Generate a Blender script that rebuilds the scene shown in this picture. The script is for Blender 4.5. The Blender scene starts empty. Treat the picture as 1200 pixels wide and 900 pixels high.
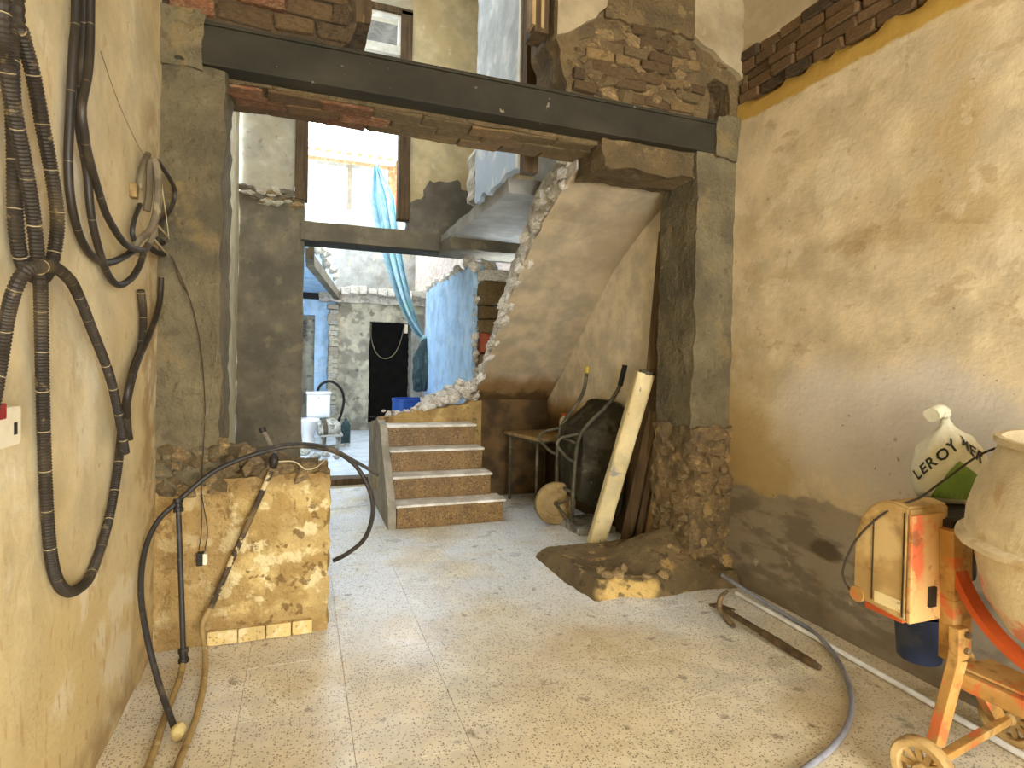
import bpy, bmesh, math, random
from mathutils import Vector, Matrix, noise as mnoise
from mathutils.geometry import tessellate_polygon
R = math.radians
sc = bpy.context.scene
COL = sc.collection
random.seed(7)

# ------------------------------------------------------------------ camera
F, CAMH, SHY = 680.0, 1.4, -17.0
yaw, pitch, roll = R(20.0), R(-0.8), R(1.25)
fw = Vector((math.sin(yaw)*math.cos(pitch), math.cos(yaw)*math.cos(pitch), math.sin(pitch)))
rt0 = Vector((math.cos(yaw), -math.sin(yaw), 0))
up0 = rt0.cross(fw)
rt = rt0*math.cos(roll) + up0*math.sin(roll)
up = up0*math.cos(roll) - rt0*math.sin(roll)
CAM = Vector((0, 0, CAMH))
cd = bpy.data.cameras.new('camera'); cam = bpy.data.objects.new('camera', cd); COL.objects.link(cam)
cd.sensor_width = 36.0; cd.lens = F/1200*36.0; cd.shift_y = SHY/1200.0; cd.clip_start = 0.02
cam.matrix_world = Matrix(((rt.x, up.x, -fw.x, 0), (rt.y, up.y, -fw.y, 0), (rt.z, up.z, -fw.z, CAMH), (0, 0, 0, 1)))
sc.camera = cam

# ------------------------------------------------------------------ sky, lights, exposure
w = bpy.data.worlds.new('sky'); sc.world = w; w.use_nodes = True
bg = w.node_tree.nodes['Background']
bg.inputs[0].default_value = (0.80, 0.90, 1.0, 1); bg.inputs[1].default_value = 11.0
sc.view_settings.view_transform = 'Standard'; sc.view_settings.look = 'None'
sc.view_settings.gamma = 1.0; sc.view_settings.use_curve_mapping = False
sc.view_settings.exposure = 0.0

def area(name, loc, direction, sx, sy, power, color):
    l = bpy.data.lights.new(name, 'AREA'); l.shape = 'RECTANGLE'; l.size = sx; l.size_y = sy
    l.energy = power; l.color = color
    o = bpy.data.objects.new(name, l); COL.objects.link(o); o.location = loc
    o.rotation_euler = Vector(direction).to_track_quat('-Z', 'Y').to_euler()
    return o
# daylight through the open street door behind the camera
area('street_door_daylight', (1.3, -2.45, 1.35), (0, 1, -0.05), 2.4, 2.5, 205, (1.0, 0.92, 0.75))
def at(px, py, axis, val):
    """the point where the line of sight through photo pixel (px, py) meets the plane axis = val"""
    d = fw + rt*((px-600)/F) - up*((py-450-SHY)/F)
    k = 'XYZ'.index(axis)
    t = (val - CAM[k])/d[k]
    return CAM + d*t

# ------------------------------------------------------------------ materials
def lin(c):
    r = []
    for v in c[:3]:
        v = v/255.0
        r.append(v/12.92 if v <= .04045 else ((v+.055)/1.055)**2.4)
    return (r[0], r[1], r[2], 1.0)

class NT:
    def __init__(s, tree, world=False):
        s.t = tree; s.l = tree.links
        if world: s.tc = tree.nodes.new('ShaderNodeNewGeometry'); s.obj = s.tc.outputs['Position']
        else: s.tc = tree.nodes.new('ShaderNodeTexCoord'); s.obj = s.tc.outputs['Object']
        s.sep = None
    def n(s, typ, **kw):
        nd = s.t.nodes.new(typ)
        for k, v in kw.items(): setattr(nd, k, v)
        return nd
    def put(s, sock, v):
        if isinstance(v, bpy.types.NodeSocket): s.l.new(v, sock)
        else: sock.default_value = v
    def math(s, op, a, b=0.0):
        nd = s.n('ShaderNodeMath', operation=op); s.put(nd.inputs[0], a); s.put(nd.inputs[1], b); return nd.outputs[0]
    def axis(s, ax):
        if s.sep is None:
            s.sep = s.n('ShaderNodeSeparateXYZ'); s.l.new(s.obj, s.sep.inputs[0])
        return s.sep.outputs['XYZ'.index(ax)]
    def vec(s, stretch=(1, 1, 1), off=(0, 0, 0)):
        if stretch == (1, 1, 1) and off == (0, 0, 0): return s.obj
        m = s.n('ShaderNodeMapping'); m.inputs['Scale'].default_value = stretch; m.inputs['Location'].default_value = off
        s.l.new(s.obj, m.inputs['Vector']); return m.outputs[0]
    def noise(s, scale, detail=4, rough=.55, stretch=(1, 1, 1), off=(0, 0, 0), dist=0):
        nd = s.n('ShaderNodeTexNoise'); nd.inputs['Scale'].default_value = scale; nd.inputs['Detail'].default_value = detail
        nd.inputs['Roughness'].default_value = rough; nd.inputs['Distortion'].default_value = dist
        s.l.new(s.vec(stretch, off), nd.inputs['Vector']); return nd.outputs['Fac']
    def step(s, v, lo, hi, a=0.0, b=1.0):
        nd = s.n('ShaderNodeMapRange', interpolation_type='SMOOTHSTEP'); s.put(nd.inputs[0], v)
        nd.inputs[1].default_value = lo; nd.inputs[2].default_value = hi; nd.inputs[3].default_value = a; nd.inputs[4].default_value = b
        return nd.outputs[0]
    def patch(s, scale, lo, hi, **k): return s.step(s.noise(scale, **k), lo, hi)
    def below(s, ax, val, soft, amp=.3, scale=2.0, **k):
        a = s.math('ADD', s.axis(ax), s.math('MULTIPLY', s.math('SUBTRACT', s.noise(scale, **k), .5), amp*2))
        return s.step(a, val-soft, val+soft, 1.0, 0.0)
    def above(s, *a, **k): return s.math('SUBTRACT', 1.0, s.below(*a, **k))
    def spot(s, c, r, soft=.5, amp=.4, scale=4.0):
        tot = None
        for i, ax in enumerate('XYZ'):
            if r[i] is None: continue
            d = s.math('DIVIDE', s.math('SUBTRACT', s.axis(ax), c[i]), r[i]); d = s.math('MULTIPLY', d, d)
            tot = d if tot is None else s.math('ADD', tot, d)
        tot = s.math('ADD', s.math('SQRT', tot), s.math('MULTIPLY', s.math('SUBTRACT', s.noise(scale), .5), amp*2))
        return s.step(tot, 1-soft, 1+soft, 1.0, 0.0)
    def mul(s, *a):
        r = a[0]
        for b in a[1:]: r = s.math('MULTIPLY', r, b)
        return r
    def inv(s, a): return s.math('SUBTRACT', 1.0, a)
    def cells(s, scale, stretch=(1, 1, 1), feature='F1', out='Distance', rnd=1.0):
        nd = s.n('ShaderNodeTexVoronoi', feature=feature); nd.inputs['Scale'].default_value = scale
        nd.inputs['Randomness'].default_value = rnd
        s.l.new(s.vec(stretch), nd.inputs['Vector']); return nd.outputs[out]
    def attr(s, name):
        nd = s.n('ShaderNodeAttribute', attribute_name=name); return nd.outputs['Fac']
    def rnd(s): return s.n('ShaderNodeObjectInfo').outputs['Random']
    def mix(s, a, b, f):
        nd = s.n('ShaderNodeMix', data_type='RGBA'); s.put(nd.inputs[0], f); s.put(nd.inputs[6], a); s.put(nd.inputs[7], b)
        return nd.outputs[2]

def mat(name, base, layers=(), rough=.9, bump=(), metal=0.0, spec=.3, var=.12, vscale=5.0, rnd=0.0, ext=None, world=False):
    """base sRGB colour; layers (colour, mask function, opacity); bump (scale, strength, distance)"""
    m = bpy.data.materials.new(name); m.use_nodes = True
    b = m.node_tree.nodes['Principled BSDF']; n = NT(m.node_tree, world)
    c = lin(base); col = c
    if var:
        dark = tuple(x*(1-var*2) for x in c[:3]) + (1,); lite = tuple(min(1, x*(1+var)) for x in c[:3]) + (1,)
        col = n.mix(dark, lite, n.step(n.noise(vscale, detail=6, rough=.6), .3, .7))
    for L in layers:
        f = L[1](n)
        if len(L) > 2: f = n.math('MULTIPLY', f, L[2])
        col = n.mix(col, lin(L[0]), f)
    if rnd:
        h = n.n('ShaderNodeHueSaturation'); n.put(h.inputs['Color'], col)
        n.put(h.inputs['Value'], n.step(n.rnd(), 0, 1, 1-rnd, 1+rnd)); col = h.outputs[0]
    n.put(b.inputs['Base Color'], col)
    if callable(rough): n.put(b.inputs['Roughness'], rough(n))
    else: b.inputs['Roughness'].default_value = rough
    b.inputs['Metallic'].default_value = metal; b.inputs['Specular IOR Level'].default_value = spec
    prev = None
    for bp in bump:
        nd = n.n('ShaderNodeBump'); nd.inputs['Strength'].default_value = bp[1]; nd.inputs['Distance'].default_value = bp[2]
        h = bp[0](n) if callable(bp[0]) else n.noise(bp[0], detail=5, rough=.6)
        n.put(nd.inputs['Height'], h)
        if prev: n.l.new(prev, nd.inputs['Normal'])
        prev = nd.outputs[0]
    if prev: n.l.new(prev, b.inputs['Normal'])
    if ext: ext(n, b)
    return m

M = {}
RW = 2.66; LW = -.63; FY = 3.1
M['wall_right'] = mat('right wall plaster', (206, 186, 150), [
    ((192, 168, 124), lambda n: n.patch(1.1, .45, .68, detail=6), .5),
    ((170, 142, 96), lambda n: n.mul(n.spot((0, 2.15, 2.05), (None, .95, .17), amp=.7, scale=2.2), n.patch(4, .4, .64, detail=7)), .6),
    ((170, 142, 92), lambda n: n.mul(n.spot((0, 1.75, 2.45), (None, .16, .5), amp=.7, scale=3), n.patch(5, .35, .6, detail=7)), .6),
    ((158, 130, 88), lambda n: n.patch(7, .61, .65, detail=9, stretch=(1, .7, 1.3)), .4),
    ((224, 208, 176), lambda n: n.patch(4, .59, .63, detail=9, off=(2, 6, 3)), .4),
    ((212, 202, 186), lambda n: n.spot((0, 2.05, 1.1), (None, .72, .34), soft=.35, amp=.5, scale=2.5), .9),
    ((164, 156, 142), lambda n: n.mul(n.spot((0, 1.75, 1.0), (None, .5, .3), amp=.5, scale=3)), .5),
    ((176, 150, 98), lambda n: n.spot((0, 3.0, .55), (None, .42, .75), amp=.5, scale=4), .85),
    ((150, 138, 118), lambda n: n.below('Z', .62, .016, amp=.26, scale=2.4, detail=8), .95),
    ((118, 106, 88), lambda n: n.mul(n.below('Z', .6, .1, amp=.22, scale=2.4, detail=7), n.patch(7, .45, .6, detail=6, stretch=(1, .6, 1.6))), .85),
    ((88, 76, 60), lambda n: n.spot((0, 2.33, .42), (None, .1, .05), soft=.25, amp=.3, scale=12), .9),
    ((196, 184, 160), lambda n: n.mul(n.below('Z', .5, .2, amp=.2, scale=3), n.patch(9, .62, .7, detail=7)), .6),
    ((176, 140, 60), lambda n: n.mul(n.above('Z', 2.98, .012, amp=.03, scale=6), n.below('Z', 3.12, .012, amp=.02, scale=9)), .95),
    ((160, 146, 120), lambda n: n.above('Z', 3.42, .05, amp=.03), .7),
    ((120, 104, 80), lambda n: n.below('Z', .12, .04, amp=.08, scale=5), .7),
    ((120, 94, 60), lambda n: n.patch(26, .70, .75, detail=3), .7),
    ((112, 88, 60), lambda n: n.step(n.cells(4.6), .0, .07, 1.0, 0.0), .7)],
    bump=[(6, .35, .02), (45, .35, .006)])
M['wall_left'] = mat('left wall plaster', (204, 188, 150), [
    ((196, 170, 116), lambda n: n.patch(1.3, .45, .7, detail=5), .6),
    ((196, 172, 118), lambda n: n.below('Z', .75, .45, amp=.4, scale=1.5), .6),
    ((222, 212, 186), lambda n: n.patch(2.4, .56, .62, detail=9), .5),
    ((164, 132, 84), lambda n: n.patch(8, .62, .66, detail=9, stretch=(1, 1.4, .8)), .4),
    ((168, 124, 76), lambda n: n.mul(n.spot((0, 2.15, .38), (None, .6, .4), amp=.5, scale=3), n.patch(14, .58, .66, detail=6, stretch=(1, 2.4, .7))), .6),
    ((140, 112, 72), lambda n: n.mul(n.below('Z', .14, .06, amp=.15, scale=5), n.patch(5, .35, .6)), .8),
    ((150, 120, 78), lambda n: n.mul(n.spot((0, 3.05, 1.1), (None, .22, 1.6), amp=.6, scale=4), n.patch(9, .4, .6)), .7),
    ((110, 86, 54), lambda n: n.patch(24, .70, .75, detail=3), .6)],
    bump=[(5, .4, .02), (40, .3, .006)], rough=.62, spec=.4)
M['old_concrete'] = mat('old rendered pillar', (110, 99, 74), [
    ((82, 75, 58), lambda n: n.patch(2.2, .45, .62, detail=6), .85),
    ((132, 112, 74), lambda n: n.patch(4.2, .55, .68, detail=7, off=(3, 1, 7)), .7),
    ((84, 72, 54), lambda n: n.patch(11, .58, .7, detail=7), .7)],
    bump=[(5, .9, .06), (18, 1.0, .03), (60, .6, .008)])
M['rubble_stone'] = mat('rubble masonry', (128, 106, 72), [
    ((98, 82, 58), lambda n: n.patch(4, .45, .6, detail=7), .8),
    ((166, 138, 88), lambda n: n.patch(6, .56, .66, detail=7, off=(5, 2, 1)), .8),
    ((76, 63, 46), lambda n: n.patch(14, .57, .66, detail=7), .8)],
    bump=[(8, .8, .05), (30, .6, .02)])
M['rubble_ochre'] = mat('ochre masonry', (168, 138, 86), [((128, 102, 62), lambda n: n.patch(4, .45, .6, detail=7), .7), ((196, 168, 110), lambda n: n.patch(6, .56, .66, detail=7, off=(5, 2, 1)), .7), ((86, 70, 48), lambda n: n.patch(14, .57, .66, detail=7), .7)], bump=[(8, .8, .05), (30, .6, .02)])
M['footing'] = mat('broken footing', (120, 100, 66), [((92, 76, 50), lambda n: n.patch(4, .45, .6, detail=8), .8), ((206, 172, 104), lambda n: n.mul(n.spot((1.85, 3.0, .05), (.2, .1, .09), soft=.2, amp=.4, scale=9), n.patch(12, .3, .5)), .95), ((172, 140, 84), lambda n: n.patch(6, .58, .64, detail=9, off=(5, 2, 1)), .7), ((66, 54, 38), lambda n: n.patch(14, .6, .66, detail=8), .7)], bump=[(8, .8, .05), (30, .6, .02)])
M['stone'] = mat('loose stone', (150, 124, 84), [((110, 94, 66), lambda n: n.patch(9, .45, .6), .7), ((196, 172, 124), lambda n: n.patch(14, .6, .68), .6)],
    bump=[(18, .7, .03)], rnd=.25)
M['low_wall'] = mat('low wall render', (196, 168, 110), [
    ((158, 128, 74), lambda n: n.patch(7, .48, .58, detail=9), .75),
    ((226, 208, 158), lambda n: n.patch(9, .53, .60, detail=9, off=(4, 4, 1)), .8),
    ((146, 116, 68), lambda n: n.below('Z', .13, .02, amp=.03, scale=9), .5),
    ((112, 84, 46), lambda n: n.patch(15, .59, .64, detail=8), .8),
    ((150, 120, 74), lambda n: n.spot((-.5, 3.1, .5), (.22, None, .7), amp=.6, scale=5), .6),
    ((120, 92, 54), lambda n: n.above('Z', .76, .05, amp=.1, scale=6), .7)],
    bump=[(7, .8, .05), (28, .8, .02)])
M['brick'] = mat('old brick', (116, 76, 50), [
    ((150, 96, 64), lambda n: n.patch(5, .5, .66), .5), ((134, 112, 80), lambda n: n.patch(10, .5, .62, detail=7), .8),
    ((70, 54, 38), lambda n: n.patch(22, .6, .7), .6)], bump=[(24, .7, .02)], rnd=.3)
M['brick_dusty'] = mat('mortar covered brick', (118, 96, 62), [
    ((104, 80, 52), lambda n: n.patch(7, .48, .62, detail=7), .75), ((144, 120, 80), lambda n: n.patch(12, .58, .66, detail=7), .6)], bump=[(20, .8, .03)], rnd=.14)
M['brick_dark'] = mat('dark burnt brick', (104, 80, 52), [
    ((120, 94, 62), lambda n: n.patch(8, .55, .68, detail=7), .6), ((76, 58, 40), lambda n: n.patch(12, .5, .64, off=(3, 3, 3)), .7)], bump=[(18, .8, .03)], rnd=.15)
M['brick_dimmed'] = mat('dimmed old brick', (86, 68, 44), [((112, 90, 58), lambda n: n.patch(8, .55, .68, detail=7), .6), ((64, 50, 34), lambda n: n.patch(12, .52, .66, off=(3, 3, 3)), .6)], bump=[(18, .8, .03)], rnd=.12)  # colour lowered against the bright lamp; dimness above the beam painted in
M['brick_red'] = mat('red hollow brick', (166, 84, 56), [((190, 150, 120), lambda n: n.patch(16, .6, .7), .5)], bump=[(30, .5, .01)], rnd=.12)
M['mortar'] = mat('crumbling mortar', (108, 90, 60), [((88, 74, 52), lambda n: n.patch(6, .45, .62, detail=7), .8), ((138, 116, 78), lambda n: n.patch(9, .58, .68, detail=7), .7)], bump=[(10, .8, .05), (40, .6, .02)])
M['mortar_dark'] = mat('dark crumbling mortar', (82, 66, 46), [((56, 44, 32), lambda n: n.patch(6, .45, .62, detail=7), .8), ((116, 92, 58), lambda n: n.patch(9, .58, .68, detail=7), .7)], bump=[(10, .8, .05), (40, .6, .02)])
M['steel'] = mat('dusty steel beam', (47, 43, 31), [
    ((66, 60, 46), lambda n: n.patch(3, .5, .7, detail=6, stretch=(.4, 1, 1)), .6), ((50, 42, 32), lambda n: n.patch(8, .56, .68, detail=6), .6),
    ((150, 138, 110), lambda n: n.patch(14, .68, .72, detail=6), .7)], rough=.75, bump=[(14, .3, .01)])
M['cement'] = mat('grey cement render', (116, 106, 86), [
    ((90, 83, 70), lambda n: n.patch(2.4, .45, .62, detail=6), .7), ((138, 122, 94), lambda n: n.patch(5, .58, .68, detail=7), .6),
    ((84, 76, 62), lambda n: n.patch(18, .62, .7, detail=5), .5)], bump=[(6, .5, .03), (40, .5, .008)])
M['cement_light'] = mat('pale rough cement', (166, 156, 138), [((130, 120, 102), lambda n: n.patch(4, .45, .62, detail=7), .7)], bump=[(9, .7, .03), (40, .5, .01)])
M['cement_dark'] = mat('dark cement patch', (112, 104, 90), [((90, 82, 70), lambda n: n.patch(4, .45, .62, detail=6), .7), ((136, 122, 98), lambda n: n.patch(7, .6, .68), .5)], bump=[(8, .6, .03), (40, .5, .01)])
M['plaster_beige'] = mat('beige plaster', (206, 186, 142), [((184, 160, 112), lambda n: n.patch(2, .45, .66, detail=6), .6), ((226, 214, 184), lambda n: n.patch(6, .6, .68, detail=6), .5)], bump=[(6, .4, .02)])
M['plaster_old'] = mat('grubby upper plaster', (158, 142, 112), [((126, 108, 76), lambda n: n.patch(3, .48, .66, detail=7), .7), ((182, 168, 138), lambda n: n.patch(6, .58, .68, detail=7), .5)], bump=[(8, .5, .03)])
M['plaster_pale'] = mat('pale grey plaster', (182, 174, 152), [((180, 166, 136), lambda n: n.patch(2.6, .48, .66, detail=6), .7), ((200, 194, 176), lambda n: n.patch(5, .6, .68, detail=6), .6), ((126, 112, 86), lambda n: n.patch(13, .62, .7), .5)], bump=[(8, .5, .03)])
M['soffit'] = mat('stair soffit plaster', (224, 206, 172), [
    ((208, 184, 144), lambda n: n.patch(1.6, .45, .66, detail=5), .5), ((232, 218, 190), lambda n: n.patch(4, .6, .7), .4),
    ((172, 128, 66), lambda n: n.below('Z', 1.22, .08, amp=.14, scale=4, detail=6), .8),
    ((104, 78, 44), lambda n: n.below('Z', 1.08, .05, amp=.18, scale=5, detail=6), .85)], bump=[(5, .3, .02), (40, .25, .005)])
M['understair'] = mat('understair wall', (224, 208, 178), [
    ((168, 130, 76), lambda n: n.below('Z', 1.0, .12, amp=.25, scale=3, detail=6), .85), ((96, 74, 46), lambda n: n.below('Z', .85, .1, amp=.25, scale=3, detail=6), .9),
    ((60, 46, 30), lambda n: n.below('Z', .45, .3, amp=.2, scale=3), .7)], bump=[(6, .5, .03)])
M['damp_wall'] = mat('damp dark wall', (104, 80, 48), [((64, 50, 32), lambda n: n.patch(4, .42, .62, detail=7), .85), ((140, 106, 60), lambda n: n.patch(6, .6, .7, detail=7), .5)], bump=[(8, .5, .03)])
M['white_rubble'] = mat('broken white plaster', (214, 206, 192), [((160, 148, 128), lambda n: n.patch(8, .5, .62, detail=7), .75), ((232, 228, 220), lambda n: n.patch(12, .58, .66, detail=7), .6), ((110, 96, 78), lambda n: n.patch(22, .62, .7), .6)], bump=[(14, .9, .04)], rnd=.12)
M['blue_paint'] = mat('blue painted wall', (176, 208, 236), [((196, 220, 240), lambda n: n.patch(4, .5, .62, detail=7), .7), ((150, 190, 228), lambda n: n.patch(9, .58, .66), .5), ((236, 238, 236), lambda n: n.patch(13, .66, .71, detail=7), .8)], bump=[(12, .4, .02)], rough=.7)
M['white_blue'] = mat('white paint with blue skylight', (182, 186, 186), [((160, 178, 198), lambda n: n.below('Z', 3.25, .2, amp=.5, scale=2), .8), ((160, 166, 170), lambda n: n.patch(12, .62, .7, detail=7), .6), ((214, 214, 210), lambda n: n.patch(5, .56, .66), .6)], bump=[(9, .4, .02)], rough=.6)  # bluish skylight on the lower part is put into the colour
M['white_wall'] = mat('white courtyard wall', (150, 148, 140), [((118, 112, 100), lambda n: n.patch(3, .5, .66, detail=6), .6), ((176, 166, 130), lambda n: n.patch(9, .58, .68, stretch=(1, 1, .4)), .6)], bump=[(12, .6, .03), (40, .5, .01)])
M['grey_room'] = mat('grey upper room wall', (150, 146, 138), [((136, 130, 120), lambda n: n.patch(3, .45, .6), .5)], bump=[(8, .2, .01)])
M['rear_beige'] = mat('mouldy rear wall', (188, 180, 158), [((126, 121, 108), lambda n: n.patch(2.3, .48, .6, detail=8), .85), ((208, 200, 174), lambda n: n.patch(4, .58, .66, detail=7), .7), ((82, 78, 68), lambda n: n.patch(6, .6, .68, detail=8), .7)], bump=[(7, .6, .03)])
M['wood_dark'] = mat('dark weathered wood', (96, 76, 50), [((66, 50, 32), lambda n: n.patch(3, .45, .62, stretch=(9, 9, .6), detail=6), .8), ((140, 116, 78), lambda n: n.patch(4, .62, .72, stretch=(9, 9, .6)), .5)], bump=[(lambda n: n.noise(4, detail=6, stretch=(12, 12, .7)), .5, .01)], rough=.8)
M['wood_light'] = mat('pale dusty board', (176, 150, 106), [((120, 92, 54), lambda n: n.patch(3, .45, .62, stretch=(9, 9, .6), detail=6), .7)], bump=[(lambda n: n.noise(4, detail=6, stretch=(12, 12, .7)), .4, .01)], rough=.8)
M['white_frame'] = mat('white painted frame', (224, 220, 206), [((196, 186, 160), lambda n: n.patch(8, .5, .66), .6)], rough=.55)
M['fibre'] = mat('weathered corrugated sheet', (112, 108, 98), [((84, 80, 72), lambda n: n.patch(7, .5, .66), .6)], bump=[(20, .4, .01)])
def chips(n, scale, th):
    c = n.cells(scale, stretch=(1, 1, 1), out='Distance'); r = n.n('ShaderNodeSeparateColor')
    n.l.new(n.cells(scale, out='Color'), r.inputs[0])
    return n.mul(n.step(c, .30, .42, 1.0, 0.0), n.step(r.outputs[0], th, th+.03))
M['terrazzo'] = mat('terrazzo floor tile', (224, 214, 188), [
    ((228, 234, 240), lambda n: n.mul(n.patch(1.6, .34, .56, detail=7), n.above('Y', 2.7, .8)), .8),  # cool skylight on the middle floor, painted into the tile colour
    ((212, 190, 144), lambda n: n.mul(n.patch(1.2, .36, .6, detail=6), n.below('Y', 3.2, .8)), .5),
    ((226, 218, 200), lambda n: chips(n, 105, .72), .6),
    ((120, 88, 54), lambda n: chips(n, 92, .60), .75),
    ((70, 54, 38), lambda n: chips(n, 125, .80), .8),
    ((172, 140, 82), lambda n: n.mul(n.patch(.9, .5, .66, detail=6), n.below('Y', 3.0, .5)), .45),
    ((104, 86, 58), lambda n: n.patch(9, .62, .69, detail=9), .6)],
    rough=lambda n: n.step(n.noise(2.2, detail=6), .35, .65, .26, .48), bump=[(60, .1, .003)], spec=.5, rnd=.012, world=True)
M['skirting'] = mat('old terrazzo skirting', (206, 178, 116), [((140, 104, 56), lambda n: chips(n, 62, .5), .7), ((226, 208, 160), lambda n: n.patch(14, .52, .62), .6)], rough=.6, world=True)
M['terrazzo_step'] = mat('brown terrazzo riser', (128, 98, 54), [
    ((168, 138, 86), lambda n: chips(n, 60, .6), .7), ((84, 60, 34), lambda n: chips(n, 52, .55), .85), ((60, 44, 28), lambda n: chips(n, 75, .75), .8)], rough=.5, bump=[(40, .15, .004)], world=True)
M['terrazzo_tread'] = mat('top lit terrazzo tread', (214, 206, 190), [((170, 146, 104), lambda n: chips(n, 60, .55), .6), ((236, 234, 228), lambda n: n.patch(5, .5, .62), .6)], rough=.5)  # treads paler than risers: light from above is put into the colour
M['floor_concrete'] = mat('courtyard concrete', (198, 204, 208), [((214, 220, 226), lambda n: n.patch(2, .5, .65, detail=6), .6), ((150, 144, 132), lambda n: n.patch(5, .6, .7, detail=7), .6)], rough=.55, bump=[(20, .3, .01)])
M['base_floor'] = mat('floor screed', (176, 160, 128), bump=[(20, .3, .01)])
def bands(n, step, width):
    return n.step(n.math('FRACT', n.math('DIVIDE', n.attr('along'), step)), 0.0, width, 1.0, 0.0)
M['hose'] = mat('black ribbed conduit', (46, 38, 28), [
    ((92, 78, 54), lambda n: n.patch(5, .5, .68, detail=5), .6), ((188, 168, 124), lambda n: bands(n, .105, .035), .75), ((124, 106, 72), lambda n: n.patch(30, .62, .7), .5)], rough=.6, spec=.35)
M['hose_smooth'] = mat('black plastic hose', (42, 35, 27), [((84, 72, 52), lambda n: n.patch(7, .5, .7, detail=5), .5), ((150, 132, 96), lambda n: n.mul(bands(n, .19, .018), 1.0), .6)], rough=.5, spec=.4)
M['conduit_grey'] = mat('dusty grey conduit', (118, 106, 84), [((80, 68, 50), lambda n: n.patch(9, .5, .65), .7), ((160, 146, 116), lambda n: n.patch(16, .6, .68), .5)], rough=.75)
M['pe_pipe'] = mat('black water pipe', (50, 46, 42), [((110, 98, 76), lambda n: n.patch(9, .55, .68, detail=6), .6), ((150, 132, 92), lambda n: n.patch(26, .66, .72), .5)], rough=.5)
M['pipe_mortar'] = mat('mortar splashed pipe', (64, 52, 38), [((200, 180, 136), lambda n: n.patch(16, .52, .57, detail=3), .9), ((150, 124, 78), lambda n: n.patch(6, .5, .65), .4)], rough=.7)
M['pipe_dirty'] = mat('dirty tan pipe', (166, 138, 88), [((96, 74, 44), lambda n: n.patch(9, .5, .64, detail=6), .7), ((206, 186, 140), lambda n: n.patch(18, .6, .68), .6)], rough=.7)
M['pipe_steel'] = mat('galvanised pipe', (150, 142, 130), [((110, 92, 70), lambda n: n.patch(9, .55, .66), .6)], rough=.4, metal=.6)
M['knot'] = mat('mortar lump', (204, 182, 120), [((150, 124, 72), lambda n: n.patch(16, .5, .62), .7)], bump=[(24, .6, .01)])
M['plastic_white'] = mat('dusty white plastic', (226, 216, 190), [((196, 176, 134), lambda n: n.patch(9, .52, .66), .5)], rough=.45, var=.05)
M['plastic_red'] = mat('red plastic', (150, 36, 30), rough=.4, var=.05)
M['plastic_black'] = mat('black plastic', (40, 34, 28), [((90, 76, 54), lambda n: n.patch(14, .55, .68), .6)], rough=.5)
M['rubber'] = mat('black rubber grip', (30, 27, 24), rough=.6)
M['grip_yellow'] = mat('yellow grip', (196, 168, 62), rough=.5)
M['barrow_steel'] = mat('mortar crusted steel', (82, 76, 60), [((118, 110, 88), lambda n: n.patch(6, .5, .64, detail=7), .7), ((56, 50, 38), lambda n: n.patch(9, .56, .66), .7), ((150, 142, 118), lambda n: n.patch(22, .64, .7, detail=7), .6)], rough=.8, bump=[(16, .5, .015)])
M['tyre'] = mat('dusty tan tyre', (160, 134, 88), [((120, 94, 56), lambda n: n.patch(9, .5, .64), .7)], rough=.85, bump=[(20, .4, .01)])
M['cream_post'] = mat('cream plastic casing', (224, 204, 152), [((200, 172, 112), lambda n: n.patch(4, .5, .66, stretch=(1, 1, .5)), .5), ((150, 144, 138), lambda n: n.mul(n.spot((0, 0, .62), (None, None, .10), amp=.5, scale=9), n.patch(8, .5, .58)), .9), ((120, 96, 60), lambda n: n.patch(20, .67, .71, stretch=(1, 1, .4)), .7)], rough=.5, spec=.4)
M['pipe_white'] = mat('white conduit pipe', (240, 238, 232), [((206, 196, 172), lambda n: n.patch(9, .6, .72), .3)], rough=.35, spec=.5)
M['hose_blue'] = mat('blue grey water hose', (140, 140, 148), [((90, 86, 84), lambda n: n.patch(9, .52, .66), .6), ((176, 176, 178), lambda n: n.patch(5, .6, .7), .5)], rough=.35, spec=.5)
M['pick_iron'] = mat('rusty iron', (96, 80, 58), [((150, 126, 86), lambda n: n.patch(16, .5, .64), .7)], rough=.8, bump=[(24, .5, .01)])
M['mixer_yellow'] = mat('cement dusted yellow paint', (182, 136, 70), [((200, 166, 106), lambda n: n.patch(5, .48, .64, detail=7), .7), ((128, 98, 56), lambda n: n.patch(15, .54, .66, detail=7, off=(9, 2, 2)), .7), ((206, 96, 54), lambda n: n.patch(10, .55, .63, detail=7, off=(2, 5, 1)), .75), ((150, 112, 60), lambda n: n.patch(12, .6, .7, detail=7), .6)], rough=.75, bump=[(18, .4, .008)])
M['mixer_cover'] = mat('cement dusted cover', (180, 146, 90), [((128, 100, 60), lambda n: n.patch(16, .55, .66, detail=7, off=(9, 2, 2)), .6), ((212, 184, 130), lambda n: n.patch(5, .48, .64, detail=6), .6), ((164, 126, 70), lambda n: n.patch(9, .58, .68, detail=7), .6)], rough=.75, bump=[(18, .4, .008)])
M['mixer_orange'] = mat('orange painted steel', (186, 82, 32), [((196, 140, 76), lambda n: n.patch(6, .55, .68, detail=6), .6), ((150, 64, 28), lambda n: n.patch(9, .56, .68, off=(3, 3, 3)), .5)], rough=.6)
M['mixer_red'] = mat('worn red orange paint', (214, 108, 66), [((206, 166, 104), lambda n: n.patch(6, .40, .52, detail=6), .9), ((216, 96, 58), lambda n: n.mul(n.spot((1.985, 0, .80), (.03, None, .15), amp=.7, scale=14), n.patch(20, .4, .5)), .85), ((120, 92, 56), lambda n: n.patch(18, .58, .66, detail=7), .6)], rough=.7, bump=[(18, .3, .006)])
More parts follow.
